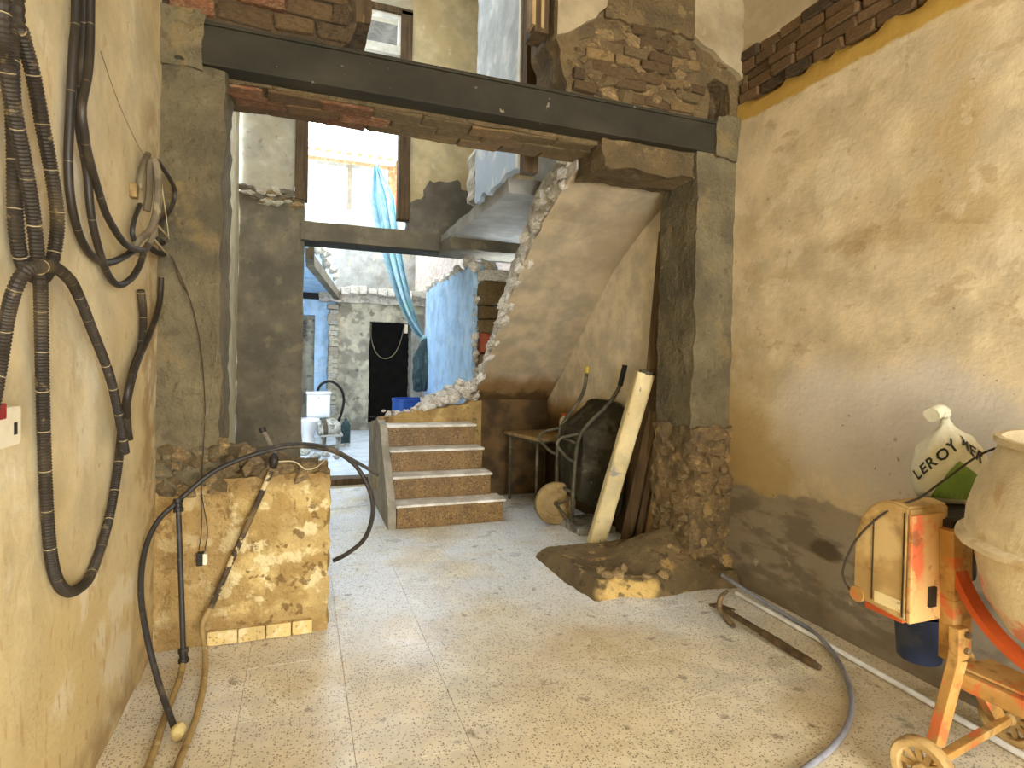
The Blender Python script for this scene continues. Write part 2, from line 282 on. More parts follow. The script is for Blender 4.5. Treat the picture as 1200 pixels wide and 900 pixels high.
M['drum'] = mat('cement crusted drum', (204, 184, 146), [((224, 206, 166), lambda n: n.patch(4, .48, .64, detail=6), .7), ((170, 136, 84), lambda n: n.patch(7, .56, .66, detail=7), .6), ((212, 110, 84), lambda n: n.mul(n.below('Z', -.09, .05, amp=.1, scale=6), n.patch(7, .5, .6, detail=6)), .75)], rough=.8, bump=[(10, .5, .02), (40, .4, .006)])
M['bucket_blue'] = mat('dark blue plastic', (44, 56, 84), [((84, 84, 92), lambda n: n.patch(9, .55, .68), .5)], rough=.5)
M['sack'] = mat('white plastic sack', (230, 228, 214), [((196, 190, 160), lambda n: n.above('Z', .2, .06, amp=.1, scale=8), .7)], rough=.5, bump=[(14, .4, .02)], spec=.4)
M['ink_green'] = mat('green print', (112, 140, 62), rough=.6, var=.1)
M['ink_dark'] = mat('dark print', (42, 44, 40), rough=.6, var=0)
M['paper'] = mat('paper label', (226, 204, 150), [((120, 96, 60), lambda n: n.patch(60, .58, .62, stretch=(1, .2, 1)), .6)], rough=.7)
M['cord'] = mat('thin dark cord', (60, 50, 38), rough=.7)
M['wire_pale'] = mat('pale wire', (190, 176, 140), rough=.6)
M['tarp'] = mat('blue tarpaulin', (140, 172, 184), [((118, 166, 158), lambda n: n.patch(1.6, .48, .62, stretch=(3, 3, .5)), .7), ((92, 136, 164), lambda n: n.patch(3, .52, .66, stretch=(4, 4, .4)), .7)], rough=.5)
M['tarp_green'] = mat('dark green tarpaulin', (54, 74, 76), [((84, 106, 108), lambda n: n.patch(6, .52, .64), .7), ((46, 62, 64), lambda n: n.patch(8, .55, .66, off=(1, 1, 1)), .7)], rough=.6)
M['barrel'] = mat('royal blue plastic barrel', (40, 82, 160), rough=.45, var=.08)
M['ceramic'] = mat('white ceramic', (232, 232, 232), rough=.2, var=.03, spec=.5)
M['orange_cap'] = mat('orange cap', (206, 96, 50), rough=.5)
M['debris'] = mat('dusty debris', (176, 172, 160), [((104, 98, 86), lambda n: n.patch(9, .48, .6, detail=7), .8), ((214, 210, 200), lambda n: n.patch(14, .6, .68), .6)], bump=[(16, .7, .03)], rnd=.25)
M['dark_room'] = mat('unlit room wall', (44, 42, 38))  # near-black wall colour carries the shade of the unlit room
M['roof_tile'] = mat('corrugated roof sheet', (196, 176, 140), [((160, 140, 104), lambda n: n.patch(9, .5, .66), .6)], rough=.8)
M['rear_brick'] = mat('courtyard brick wall', (206, 190, 176), [((180, 152, 132), lambda n: n.patch(6, .5, .64, stretch=(1, 1, 3)), .7)],
    bump=[(lambda n: n.math('FRACT', n.math('MULTIPLY', n.axis('Z'), 12.5)), .7, .02), (30, .5, .01)])
M['far_red'] = mat('far red brick wall', (186, 96, 62), [((214, 150, 110), lambda n: n.patch(9, .5, .66), .6)])

# ------------------------------------------------------------------ object helpers
def tag(o, label=None, cat=None, group=None, kind=None):
    if label: o['label'] = label
    if cat: o['category'] = cat
    if group: o['group'] = group
    if kind: o['kind'] = kind
    return o
def link(name, me, m=None, parent=None, smooth=False, keep=True):
    if m is not None and not me.materials: me.materials.append(m)
    if smooth:
        for p in me.polygons: p.use_smooth = True
    o = bpy.data.objects.new(name, me); COL.objects.link(o)
    if parent:
        o.parent = parent
        if keep and parent.matrix_basis != Matrix.Identity(4): o.matrix_parent_inverse = parent.matrix_basis.inverted()
    return o
def obj(name, bm, m, parent=None, smooth=False):
    me = bpy.data.meshes.new(name); bm.normal_update()
    if smooth:
        for e in bm.edges:
            if len(e.link_faces) == 2 and e.calc_face_angle(0) > .75: e.smooth = False
    bm.to_mesh(me); bm.free()
    return link(name, me, m, parent, smooth)
def empty(name, loc, label=None, cat=None, group=None):
    o = bpy.data.objects.new(name, None); COL.objects.link(o); o.empty_display_size = .1; o.location = loc
    return tag(o, label, cat, group)
def struct(o): o['kind'] = 'structure'; return o
def fbm(p, s, oct=3):
    v = 0; a = 1.0
    for i in range(oct):
        v += a*mnoise.noise(p*s); s *= 2.1; a *= .5
    return v
def vnoise(p, s, oct=2):
    return Vector((fbm(p, s, oct), fbm(p+Vector((31, 7, 3)), s, oct), fbm(p+Vector((5, 47, 11)), s, oct)))

def box(bm, x0, x1, y0, y1, z0, z1, bevel=0.0):
    r = bmesh.ops.create_cube(bm, size=1.0)
    for v in r['verts']:
        v.co = Vector(((x0+x1)/2 + v.co.x*(x1-x0), (y0+y1)/2 + v.co.y*(y1-y0), (z0+z1)/2 + v.co.z*(z1-z0)))
    if bevel:
        es = list({e for v in r['verts'] for e in v.link_edges})
        bmesh.ops.bevel(bm, geom=es, offset=bevel, segments=2, affect='EDGES', profile=.6)
    return bm
def bxm(*a, **k): return box(bmesh.new(), *a, **k)
def grid(o, u, v, nu, nv, fn=None):
    """a sheet from corner o spanning u and v; fn(point, a, b) returns a displaced point"""
    bm = bmesh.new(); o, u, v = Vector(o), Vector(u), Vector(v); rows = []
    for i in range(nu+1):
        row = []
        for j in range(nv+1):
            p = o + u*(i/nu) + v*(j/nv)
            row.append(bm.verts.new(fn(p, i/nu, j/nv) if fn else p))
        rows.append(row)
    for i in range(nu):
        for j in range(nv):
            bm.faces.new((rows[i][j], rows[i+1][j], rows[i+1][j+1], rows[i][j+1]))
    return bm
def rough(x0, x1, y0, y1, z0, z1, step=.05, amp=.02, scale=6.0, fine=.0, fix=()):
    """a block whose faces are uneven; fix: sides kept flat ('z0', 'x1' ...)"""
    bm = bmesh.new(); L = ((x0, x1), (y0, y1), (z0, z1))
    n = [max(1, round((b-a)/step)) for a, b in L]
    for ax in range(3):
        a, b = [(1, 2), (2, 0), (0, 1)][ax]
        for side in (0, 1):
            g = []
            for i in range(n[a]+1):
                row = []
                for j in range(n[b]+1):
                    c = [0, 0, 0]; c[ax] = L[ax][side]
                    c[a] = L[a][0] + (L[a][1]-L[a][0])*i/n[a]; c[b] = L[b][0] + (L[b][1]-L[b][0])*j/n[b]
                    row.append(bm.verts.new(c))
                g.append(row)
            for i in range(n[a]):
                for j in range(n[b]):
                    q = (g[i][j], g[i+1][j], g[i+1][j+1], g[i][j+1])
                    bm.faces.new(q if side else q[::-1])
    bmesh.ops.remove_doubles(bm, verts=bm.verts, dist=1e-5)
    for v in bm.verts:
        d = vnoise(v.co, scale)*amp
        if fine: d += vnoise(v.co, scale*4)*fine
        for k, s in enumerate('xyz'):
            for e in (0, 1):
                if s+str(e) in fix and abs(v.co[k]-L[k][e]) < 1e-5: d[k] = 0
        v.co += d
    return bm
def ragged(pts, jit, seg, closed=True):
    out = []; n = len(pts)
    for i in range(n):
        a = Vector(pts[i][:2]); b = Vector(pts[(i+1) % n][:2]); j = pts[i][2] if len(pts[i]) > 2 else jit
        k = max(1, int((b-a).length/seg)) if j else 1
        for q in range(k):
            p = a.lerp(b, q/k)
            if j and q: p += Vector((random.uniform(-j, j), random.uniform(-j, j)))
            out.append(p)
    return out
def prism(pts, plane, d0, d1, jit=0.0, seg=.06):
    """polygon in a plane, extruded: plane 'X' uses (Y, Z), 'Y' uses (X, Z), 'Z' uses (X, Y)"""
    pp = ragged(pts, jit, seg); bm = bmesh.new()
    def P(p, d): return {'X': (d, p[0], p[1]), 'Y': (p[0], d, p[1]), 'Z': (p[0], p[1], d)}[plane]
    A = [bm.verts.new(P(p, d0)) for p in pp]; B = [bm.verts.new(P(p, d1)) for p in pp]
    n = len(pp)
    for tri in tessellate_polygon([[Vector((p[0], p[1], 0)) for p in pp]]):
        bm.faces.new([A[i] for i in tri]); bm.faces.new([B[i] for i in tri][::-1])
    for i in range(n): bm.faces.new((A[i], A[(i+1) % n], B[(i+1) % n], B[i]))
    bmesh.ops.recalc_face_normals(bm, faces=bm.faces)
    return bm
def spline(pts, step=.02):
    P = [Vector(p) for p in pts]; out = []
    for i in range(len(P)-1):
        p0 = P[i-1] if i else P[0]*2-P[1]; p1, p2 = P[i], P[i+1]; p3 = P[i+2] if i+2 < len(P) else P[-1]*2-P[-2]
        k = max(2, int((p2-p1).length/step))
        for q in range(k):
            t = q/k
            out.append(.5*((2*p1) + (p2-p0)*t + (2*p0-5*p1+4*p2-p3)*t*t + (3*p1-p0-3*p2+p3)*t**3))
    out.append(P[-1]); return out
def sweep(bm, pts, rad, n=8, cap=True, lay=None):
    """tube along points; rad a number or a function of the length along"""
    s = 0.0; prev = None; rings = []; nrm = None
    for i, p in enumerate(pts):
        t = (pts[min(i+1, len(pts)-1)] - pts[max(i-1, 0)])
        if t.length < 1e-9: t = Vector((0, 0, 1))
        t.normalize()
        if nrm is None: nrm = t.orthogonal().normalized()
        else:
            nrm = nrm - t*nrm.dot(t); nrm = nrm.normalized() if nrm.length > 1e-6 else t.orthogonal().normalized()
        if prev is not None: s += (p-prev).length
        prev = p; b = t.cross(nrm); r = rad(s) if callable(rad) else rad
        ring = []
        for k in range(n):
            a = 2*math.pi*k/n
            v = bm.verts.new(p + (nrm*math.cos(a) + b*math.sin(a))*r)
            if lay is not None: v[lay] = s
            ring.append(v)
        rings.append(ring)
    for i in range(len(rings)-1):
        for k in range(n):
            bm.faces.new((rings[i][k], rings[i][(k+1) % n], rings[i+1][(k+1) % n], rings[i+1][k]))
    if cap: bm.faces.new(rings[0][::-1]); bm.faces.new(rings[-1])
    return bm
def tube(pts, r, n=8, step=.02, curve=True, rib=0.0):
    bm = bmesh.new(); lay = bm.verts.layers.float.new('along')
    P = spline(pts, .004 if rib else step) if curve else [Vector(p) for p in pts]
    if rib:
        i = [0]
        def rad(s):
            i[0] += 1
            return r*(1.0 if (i[0] % 2) else 1.0-rib)
        sweep(bm, P, rad, n, True, lay)
    else: sweep(bm, P, r, n, True, lay)
    return bm
def lathe(prof, n=32, axis=Vector((0, 0, 1)), origin=Vector((0, 0, 0))):
    bm = bmesh.new(); q = Vector((0, 0, 1)).rotation_difference(Vector(axis)); rings = []
    for r, z in prof:
        if r < 1e-6: rings.append([bm.verts.new(Vector(origin)+q @ Vector((0, 0, z)))])
        else: rings.append([bm.verts.new(Vector(origin)+q @ Vector((r*math.cos(2*math.pi*k/n), r*math.sin(2*math.pi*k/n), z))) for k in range(n)])
    for a, b in zip(rings, rings[1:]):
        for k in range(n):
            k2 = (k+1) % n
            if len(a) == 1 and len(b) == 1: continue
            if len(a) == 1: bm.faces.new((a[0], b[k2], b[k]))
            elif len(b) == 1: bm.faces.new((a[k], a[k2], b[0]))
            else: bm.faces.new((a[k], a[k2], b[k2], b[k]))
    bmesh.ops.recalc_face_normals(bm, faces=bm.faces)
    return bm
def bar(bm, a, b, wx, wy, upv=Vector((0, 0, 1)), bevel=0.0):
    """straight bar of rectangular section between two points"""
    a, b = Vector(a), Vector(b); t = (b-a); L = t.length; t.normalize()
    s = t.cross(Vector(upv)); s = s.normalized() if s.length > 1e-5 else t.orthogonal().normalized(); u = s.cross(t)
    tmp = bxm(-wx/2, wx/2, -wy/2, wy/2, 0, L, bevel=bevel)
    tmp.transform(Matrix(((s.x, u.x, t.x, a.x), (s.y, u.y, t.y, a.y), (s.z, u.z, t.z, a.z), (0, 0, 0, 1))))
    me = bpy.data.meshes.new('tmp'); tmp.to_mesh(me); tmp.free(); bm.from_mesh(me); bpy.data.meshes.remove(me)
    return bm
def band(bm, pts, side, wx, th):
    rows = []
    for i, p in enumerate(pts):
        t = (pts[min(i+1, len(pts)-1)]-pts[max(i-1, 0)]).normalized(); n = t.cross(side).normalized()
        rows.append([bm.verts.new(p+side*a*wx/2+n*b*th/2) for a, b in ((-1, -1), (1, -1), (1, 1), (-1, 1))])
    for a, b in zip(rows, rows[1:]):
        for k in range(4): bm.faces.new((a[k], a[(k+1) % 4], b[(k+1) % 4], b[k]))
    bm.faces.new(rows[0][::-1]); bm.faces.new(rows[-1]); bmesh.ops.recalc_face_normals(bm, faces=bm.faces)
def blob(c, r, sub=2, amp=.25, scale=1.5, seed=0):
    bm = bmesh.new(); bmesh.ops.create_icosphere(bm, subdivisions=sub, radius=1.0)
    for v in bm.verts:
        k = 1 + amp*fbm(v.co+Vector((seed*3.7, seed, 0)), scale, 2)
        v.co = Vector((c[0]+v.co.x*r[0]*k, c[1]+v.co.y*r[1]*k, c[2]+v.co.z*r[2]*k))
    return bm

# unit brick / stone meshes, shared by all the pieces
def brick_mesh(i):
    rnd = random.Random(100+i); bm = bmesh.new(); bmesh.ops.create_cube(bm, size=1.0)
    for v in bm.verts:
        v.co += Vector((rnd.uniform(-.04, .04), rnd.uniform(-.1, .1), rnd.uniform(-.08, .08)))
    bmesh.ops.bevel(bm, geom=list(bm.edges), offset=.06, segments=1, affect='EDGES')
    me = bpy.data.meshes.new('brick'); bm.to_mesh(me); bm.free(); return me
def stone_mesh(i):
    bm = blob((0, 0, 0), (.5, .5, .5), 1, .55, 1.3, i+3)
    me = bpy.data.meshes.new('stone'); bm.to_mesh(me); bm.free(); return me
_pool = {}
_pm = {}
def piece_mat(m):
    """the same material with relief scaled to small pieces (their meshes are unit sized)"""
    if m not in _pm:
        c = M[m].copy()
        for nd in c.node_tree.nodes:
            if nd.type == 'BUMP': nd.inputs['Distance'].default_value *= .14
        _pm[m] = c
    return _pm[m]
def pool(kind, m, i):
    key = (kind, m, i)
    if key not in _pool:
        me = brick_mesh(i) if kind == 'brick' else stone_mesh(i)
        me.materials.append(piece_mat(m)); _pool[key] = me
    return _pool[key]
def piece(name, kind, m, loc, size, rot=(0, 0, 0), parent=None, cnt=8):
    o = bpy.data.objects.new(name, pool(kind, m, random.randrange(cnt))); COL.objects.link(o)
    o.location = loc; o.scale = size; o.rotation_euler = rot
    if parent: o.parent = parent; o.matrix_parent_inverse = parent.matrix_basis.inverted()
    return o
def courses(parent, plane, d, u0, u1, v0, v1, mats, bl=.24, bh=.06, deep=.1, joint=.012, proud=.015, skip=None, jitter=.01):
    v = v0; row = 0
    while v + bh*.6 < v1:
        u = u0 - (bl/2 if row % 2 else 0) + random.uniform(-.02, .02)
        while u < u1:
            l = bl*random.uniform(.75, 1.05); a, b = max(u, u0), min(u+l, u1)
            if b-a > .05 and not (skip and skip((a+b)/2, v+bh/2)):
                dd = d + random.uniform(-proud, proud)
                sz = b-a; h = bh*random.uniform(.85, 1.05)
                if plane == 'Y': piece('brick', 'brick', random.choice(mats), ((a+b)/2, dd, v+bh/2), (sz, deep, h), (random.uniform(-.04, .04), random.uniform(-.03, .03), random.uniform(-.03, .03)), parent)
                else: piece('brick', 'brick', random.choice(mats), (dd, (a+b)/2, v+bh/2), (sz, deep, h), (random.uniform(-.03, .03), random.uniform(-.04, .04), math.pi/2+random.uniform(-.03, .03)), parent)
            u += l+joint
        v += bh+joint; row += 1

# ================================================================== STRUCTURE
# ---- floor
fl = struct(obj('floor', bxm(-.9, 2.9, -2.6, 6.95, -.2, -.012), M['base_floor']))
tile_me = {}
def tile(parent, name, x0, x1, y0, y1, m):
    key = (round(x1-x0, 3), round(y1-y0, 3), m)
    if key not in tile_me:
        me = bpy.data.meshes.new('tile'); bm = bxm(-(x1-x0)/2+.0006, (x1-x0)/2-.0006, -(y1-y0)/2+.0006, (y1-y0)/2-.0006, -.03, 0)
        es = [e for e in bm.edges if all(v.co.z > -.001 for v in e.verts)]
        bmesh.ops.bevel(bm, geom=es, offset=.001, segments=1, affect='EDGES')
        bm.to_mesh(me); bm.free(); me.materials.append(M[m]); tile_me[key] = me
    o = bpy.data.objects.new(name, tile_me[key]); COL.objects.link(o); o.parent = parent
    o.location = ((x0+x1)/2, (y0+y1)/2, random.uniform(-.0003, .0)); return o
T = .405
xs = [LW-.02] + [.2+T*i for i in range(-2, 7) if LW < .2+T*i < RW] + [RW+.02]
ys = [-.43+T*i for i in range(0, 18)]
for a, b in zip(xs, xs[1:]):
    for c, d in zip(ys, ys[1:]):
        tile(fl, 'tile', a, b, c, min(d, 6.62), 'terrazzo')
struct(obj('floor_courtyard', grid((-1.6, 6.9, 0), (4.4, 0, 0), (0, 6.2, 0), 44, 60, lambda p, a, b: p+Vector((0, 0, -.005+.006*fbm(p, 2))) if True else p), M['floor_concrete'], smooth=True))

# ---- side walls
def wob(nx, amp): return lambda p, a, b: p + Vector(nx)*amp*(fbm(p, 1.3)+.5*fbm(p, 5))
struct(obj('wall_left', grid((LW, -2.6, -.02), (0, 9.25, 0), (0, 0, 6.1), 150, 100, wob((1, 0, 0), .009)), M['wall_left'], smooth=True))
def rw(p, a, b):
    q = p + Vector((-1, 0, 0))*.008*(fbm(p, 1.3)+.5*fbm(p, 5))
    if p.z < .75: q.x += .012*max(0, fbm(p, 6))*min(1, (.75-p.z)*3)
    e = .03*fbm(Vector((0, p.y, 0)), 5)
    if 3.1+e < p.z < 3.42: q.x += .04
    return q
wr = struct(obj('wall_right', grid((RW, 3.6, -.02), (0, -6.2, 0), (0, 0, 6.1), 110, 170, rw), M['wall_right'], smooth=True))
courses(wr, 'X', RW+.045, -.2, 3.08, 3.10, 3.41, ['brick_dark', 'brick_dark', 'brick_dark', 'mortar_dark'], bl=.2, bh=.062, deep=.1, proud=.016, joint=.005)
struct(obj('wall_right_rear', grid((RW, 6.7, 2.3), (0, -3.1, 0), (0, 0, 3.8), 30, 30, wob((-1, 0, 0), .006)), M['grey_room'], smooth=True))
struct(obj('wall_street', bxm(-.9, -.25, -2.75, -2.6, 0, 6.0), M['plaster_beige']))
struct(obj('wall_street_right', bxm(2.55, 2.9, -2.75, -2.6, 0, 6.0), M['plaster_beige']))
struct(obj('wall_street_top', bxm(-.25, 2.55, -2.75, -2.6, 2.65, 6.0), M['plaster_beige']))
struct(obj('ceiling', bxm(-.9, 2.9, -2.75, 4.1, 6.0, 6.15), M['plaster_beige']))
struct(obj('ceiling_rear', prism([(1.53, 4.1, 0), (2.9, 4.1, 0), (2.9, 6.9, 0), (-.9, 6.9, 0), (-.9, 5.5, 0), (1.53, 5.5, 0)], 'Z', 6.0, 6.15), M['plaster_beige']))  # unseen roof, its opening shaped to limit skylight on the rear wall

# ---- front cross wall: left pier, right pier, masonry above the beam
PB = 3.46
lp = struct(obj('wall_front_left', rough(LW-.02, -.365, FY, PB, .8, 2.76, .045, .016, 7, .006, fix=('x0',)), M['old_concrete'], smooth=True))
rp = struct(obj('wall_front_right', rough(2.365, RW+.03, FY, PB+.04, 0, 2.78, .045, .016, 6, .006, fix=('x1',)), M['old_concrete'], smooth=True))
# rubble facing of the lower half of the right pier
obj('rubble_face', rough(2.35, RW+.03, FY-.025, PB+.05, 0, 1.0, .022, .03, 8, .016, fix=('x1', 'z0')), M['rubble_stone'], rp, smooth=True)
z = .07; row = 0
while z < .98:
    h = random.uniform(.085, .14); x = 2.35 + (.03 if row % 2 else 0)
    while x < 2.64:
        l = random.uniform(.08, .19)
        if random.random() > .07 and not (z > .9 and x < 2.45):
            piece('stone', 'stone', random.choice(['rubble_stone', 'rubble_stone', 'rubble_ochre' if x > 2.46 else 'rubble_stone']), (x+l/2, FY+.03+random.uniform(-.025, .015), z+h/2), (l*1.5, .16, h*1.5), (random.uniform(-.25, .25), random.uniform(-.2, .2), random.uniform(-.2, .2)), rp)
        x += l
    z += h*.92; row += 1
for k in range(16):
    s_ = random.uniform(.03, .06)
    piece('stone', 'stone', 'stone', (random.uniform(2.38, 2.62), FY-.03, random.uniform(.1, .9)), (s_*1.3, .06, s_), (random.random(), random.random(), 0), rp)
for k in range(26):
    z = random.uniform(.06, .9); y = random.uniform(3.15, 3.47); s = random.uniform(.08, .17)
    piece('stone', 'stone', 'rubble_stone', (2.375+random.uniform(-.02, .02), y, z), (.1, s, s*.7), (random.uniform(-.3, .3), 0, 0), rp)
# masonry above the beam, right hand remnant with its brick courses
wt = struct(obj('wall_front_top', prism([(1.42, 2.965, .03), (2.42, 2.965, .02), (2.44, 3.12, .02), (2.41, 3.2, .02), (2.47, 3.25, .02), (2.58, 3.22, .015), (2.60, 2.965, .015), (2.70, 2.965, 0), (2.70, 6.0, 0), (1.34, 6.0, 0), (1.34, 3.3, .03)], 'Y', FY+.0, PB, .03), M['mortar']))
courses(wt, 'Y', FY+.03, 1.46, 2.60, 2.985, 3.46, ['brick_dimmed', 'mortar_dark', 'brick_dusty', 'brick_dimmed', 'mortar'], bl=.2, bh=.06, deep=.1, proud=.014, joint=.008,
        skip=lambda x, z: (x < 1.62 and z > 3.2) or (x > 2.36 and z < 3.26) or random.random() < .2)
for k in range(60):
    x = random.uniform(1.44, 2.3); z = random.uniform(3.0, 3.42); s = random.uniform(.07, .2)
    piece('stone', 'stone', random.choice(['mortar', 'brick_dimmed', 'rubble_stone']), (x, FY+.02, z), (s, .11, s*.6), (random.uniform(-.4, .4), random.uniform(-.5, .5), 0), wt)
obj('plaster_patch', prism([(1.345, 3.27, .01), (1.5, 3.36), (1.66, 3.5), (1.68, 6, 0), (1.345, 6, 0)], 'Y', FY-.04, FY+.035, .015, .05), M['plaster_old'], wt)
obj('plaster_patch', prism([(2.28, 3.46, .02), (2.42, 3.4), (2.66, 3.26), (2.68, 6, 0), (2.27, 6, 0)], 'Y', FY-.04, FY+.035, .02, .05), M['plaster_old'], wt)
obj('plaster_patch', prism([(1.66, 3.45, .02), (2.3, 3.45), (2.3, 6, 0), (1.66, 6, 0)], 'Y', FY-.025, FY+.03, .02, .05), M['mortar'], wt)
obj('pocket_back', rough(2.38, 2.66, FY+.14, PB, 2.965, 3.3, .05, .025, 8), M['mortar_dark'], wt, smooth=True)
# left hand remnant
wl = struct(obj('wall_front_remnant', prism([(-.65, 2.965, 0), (.16, 2.965, .03), (.24, 3.1), (.2, 3.3), (.24, 6, 0), (-.65, 6, 0)], 'Y', FY+.0, PB, .03), M['mortar_dark']))
courses(wl, 'Y', FY+.03, -.6, .2, 2.99, 3.5, ['brick_dimmed', 'brick_dimmed', 'brick', 'brick_dimmed', 'mortar_dark'], bl=.24, bh=.09, deep=.1, proud=.012, joint=.006)
# brick lintel carried behind the steel beam
li = struct(obj('trim_1', rough(-.42, 2.5, FY+.1, PB+.08, 2.745, 2.965, .06, .012, 6), M['mortar'], smooth=True))
for k in range(9):
    for q in range(3):
        x = -.33+k*.27; 
        piece('brick', 'brick', random.choice(['brick', 'brick_dark', 'brick']) if k < 3 else random.choice(['mortar', 'mortar', 'brick_dusty']), (x+random.uniform(-.01, .01)+(q % 2)*.1, FY+.17+q*.1, 2.762+random.uniform(-.004, .004)), (.262, .115, .06), (random.uniform(-.03, .03), random.uniform(-.03, .03), random.uniform(-.02, .02)), li)
# mortar block between beam and stair flight
for args in ((1.70, 2.42, 3.14, 3.5, 2.60, 2.775), ):
    obj('mortar_block', rough(*args, .05, .025, 6, .008), M['mortar'], li, smooth=True)

# ---- steel beam
sb = empty('steel_beam', (1.0, FY, 2.77), 'long dark steel beam spanning the room above the opening', 'beam')
bm = bmesh.new(); z0, z1 = 2.765, 2.97
box(bm, -.60, 2.62, FY-.02, FY+.10, z1-.018, z1, .003); box(bm, -.60, 2.62, FY-.02, FY+.10, z0, z0+.018, .003)
obj('flange', bm, M['steel'], sb)
obj('web', bxm(-.60, 2.62, FY-.005, FY+.06, z0+.018, z1-.018), M['steel'], sb)
for x, nm in ((-.55, 'mortar_pocket'), (2.57, 'mortar_pocket')):
    obj(nm, rough(x-.09, x+.09, FY-.03, FY+.12, 2.74, 3.0, .03, .025, 8), M['old_concrete'], sb, smooth=True)

# ---- low wall stub left, with tile skirting
lw = struct(obj('wall_low', rough(LW-.02, .15, FY, 3.5, 0, .81, .03, .018, 6, .012, fix=('x0', 'z0')), M['low_wall'], smooth=True))
for k in range(90):
    x = random.uniform(-.64, .06); q = random.uniform(0, .34); s_ = random.uniform(.04, .13); h = max(0, (.0-x))*.32*min(1, q/.12)
    piece('stone', 'stone', random.choice(['rubble_stone', 'mortar', 'mortar']), (x, 3.12+q, .81+h*random.uniform(.5, 1)), (s_*1.3, s_, s_*.8), (random.uniform(-.4, .4), random.uniform(-.4, .4), random.uniform(0, 3)), lw)
for k in range(70):
    z = random.uniform(.74, .98); s_ = random.uniform(.035, .10)
    piece('stone', 'stone', random.choice(['rubble_stone', 'mortar', 'old_concrete']), (random.uniform(-.63, -.34), FY+.02+random.uniform(-.01, .02), z), (s_*1.3, .07, s_), (random.uniform(-.3, .3), random.uniform(-.5, .5), 0), lw)
x = -.4
for k, wd in enumerate((.135, .125, .12, .1)):
    obj('skirting_tile', bxm(x, x+wd-.006, FY-.024, FY+.0, .004, .072, bevel=.003), M['skirting'], lw); x += wd

# ---- second cross wall (between middle room and courtyard)
Y2, Y3 = 6.65, 6.92
obj_p = struct(obj('wall_middle_left', rough(LW-.02, .01, Y2, Y3, 0, 3.1, .07, .018, 5, .005, fix=('x0', 'z0')), M['cement'], smooth=True))
struct(obj('wall_middle_upper_left', prism([(-.65, 3.1, .02), (-.09, 3.05, .015), (-.07, 6, 0), (-.65, 6, 0)], 'Y', Y2+.03, Y3, .02), M['plaster_pale']))
struct(obj('wall_middle_upper_right', prism([(1.13, 3.1, 0), (1.2, 3.2, .02), (2.7, 3.2, 0), (2.7, 6, 0), (1.13, 6, 0)], 'Y', Y2+.02, Y3, .02), M['plaster_beige']))
struct(obj('wall_middle_patch', prism([(1.13, 2.86, 0), (2.7, 2.86, 0), (2.7, 3.3, .03), (1.85, 3.3, .03), (1.72, 3.48, .03), (1.36, 3.46, .03), (1.3, 3.28, .03), (1.14, 3.18, .01)], 'Y', Y2-.02, Y3-.02, .03), M['cement_dark']))
struct(obj('wall_middle_top', prism([(-.1, 5.3, 0), (1.2, 5.3, .03), (1.2, 6, 0), (-.1, 6, 0)], 'Y', Y2+.03, Y3, .02), M['plaster_pale']))
mb = empty('lintel_beam', (1.3, Y2, 2.65), 'grey cement lintel beam under the tall upper doorway', 'beam')
obj('beam_body', rough(-.02, 2.7, Y2-.03, Y3, 2.655, 2.86, .08, .008, 4), M['cement'], mb, smooth=True)
obj('steel_plate', bxm(-.02, 2.7, Y2-.035, Y3+.01, 2.64, 2.657), M['steel'], mb)
struct(obj('trim_2', rough(.01, 1.1, Y2, Y2+.24, -.01, .055, .05, .008, 6), M['wood_dark'], smooth=True))

for k in range(26):
    s_ = random.uniform(.05, .13)
    piece('stone', 'stone', random.choice(['cement', 'cement', 'plaster_pale', 'stone']), (random.uniform(-.6, -.05), Y2+.0, 3.08+random.uniform(-.07, .08)), (s_*1.5, .07, s_*.7), (0, random.uniform(-.4, .4), 0), obj_p)
# ---- courtyard walls
RY = 11.6
rear = struct(obj('wall_rear', prism([(.62, -.02, 0), (1.25, -.02, .01), (1.25, 2.12, .01), (2.06, 2.12, .01), (2.06, -.02, 0), (3.0, -.02, 0), (3.0, 2.5, 0), (.62, 2.5, 0)], 'Y', RY, RY+.3, .012, .08), M['rear_beige']))
struct(obj('wall_rear_left', prism([(-1.6, -.02, 0), (.0, -.02, 0), (.0, 2.2, 0), (.24, 2.2, 0), (.24, -.02, 0), (.62, -.02, 0), (.62, 2.7, 0), (-1.6, 2.7, 0)], 'Y', RY+.1, RY+.35, .0), M['blue_paint']))
for k in range(24):
    z = .06+k*.1
    piece('brick', 'brick', random.choice(['debris', 'rear_beige', 'rear_beige', 'cement_light']), (.56+random.uniform(-.02, .02), RY-.05, z), (random.uniform(.165, .185), .16, random.choice((.09, .1, .13))), (0, random.uniform(-.05, .05), random.uniform(-.1, .1)), rear)
struct(obj('wall_rear_recess', bxm(-.1, .4, RY+.45, RY+.5, 0, 2.3), M['rear_beige']))
obj('white_jamb', bxm(2.06, 2.62, RY-.03, RY+.02, 0, 2.3), M['white_wall'], rear)
# dark room beyond the doorway
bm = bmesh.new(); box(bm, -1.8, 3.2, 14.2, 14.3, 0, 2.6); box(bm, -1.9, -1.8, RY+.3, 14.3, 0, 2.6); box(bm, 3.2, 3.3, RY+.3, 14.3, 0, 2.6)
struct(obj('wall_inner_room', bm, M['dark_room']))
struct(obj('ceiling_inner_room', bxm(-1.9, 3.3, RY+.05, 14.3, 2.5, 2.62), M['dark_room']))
struct(obj('floor_inner_room', bxm(-1.9, 3.3, RY+.0, 14.3, -.1, -.01), M['dark_room']))
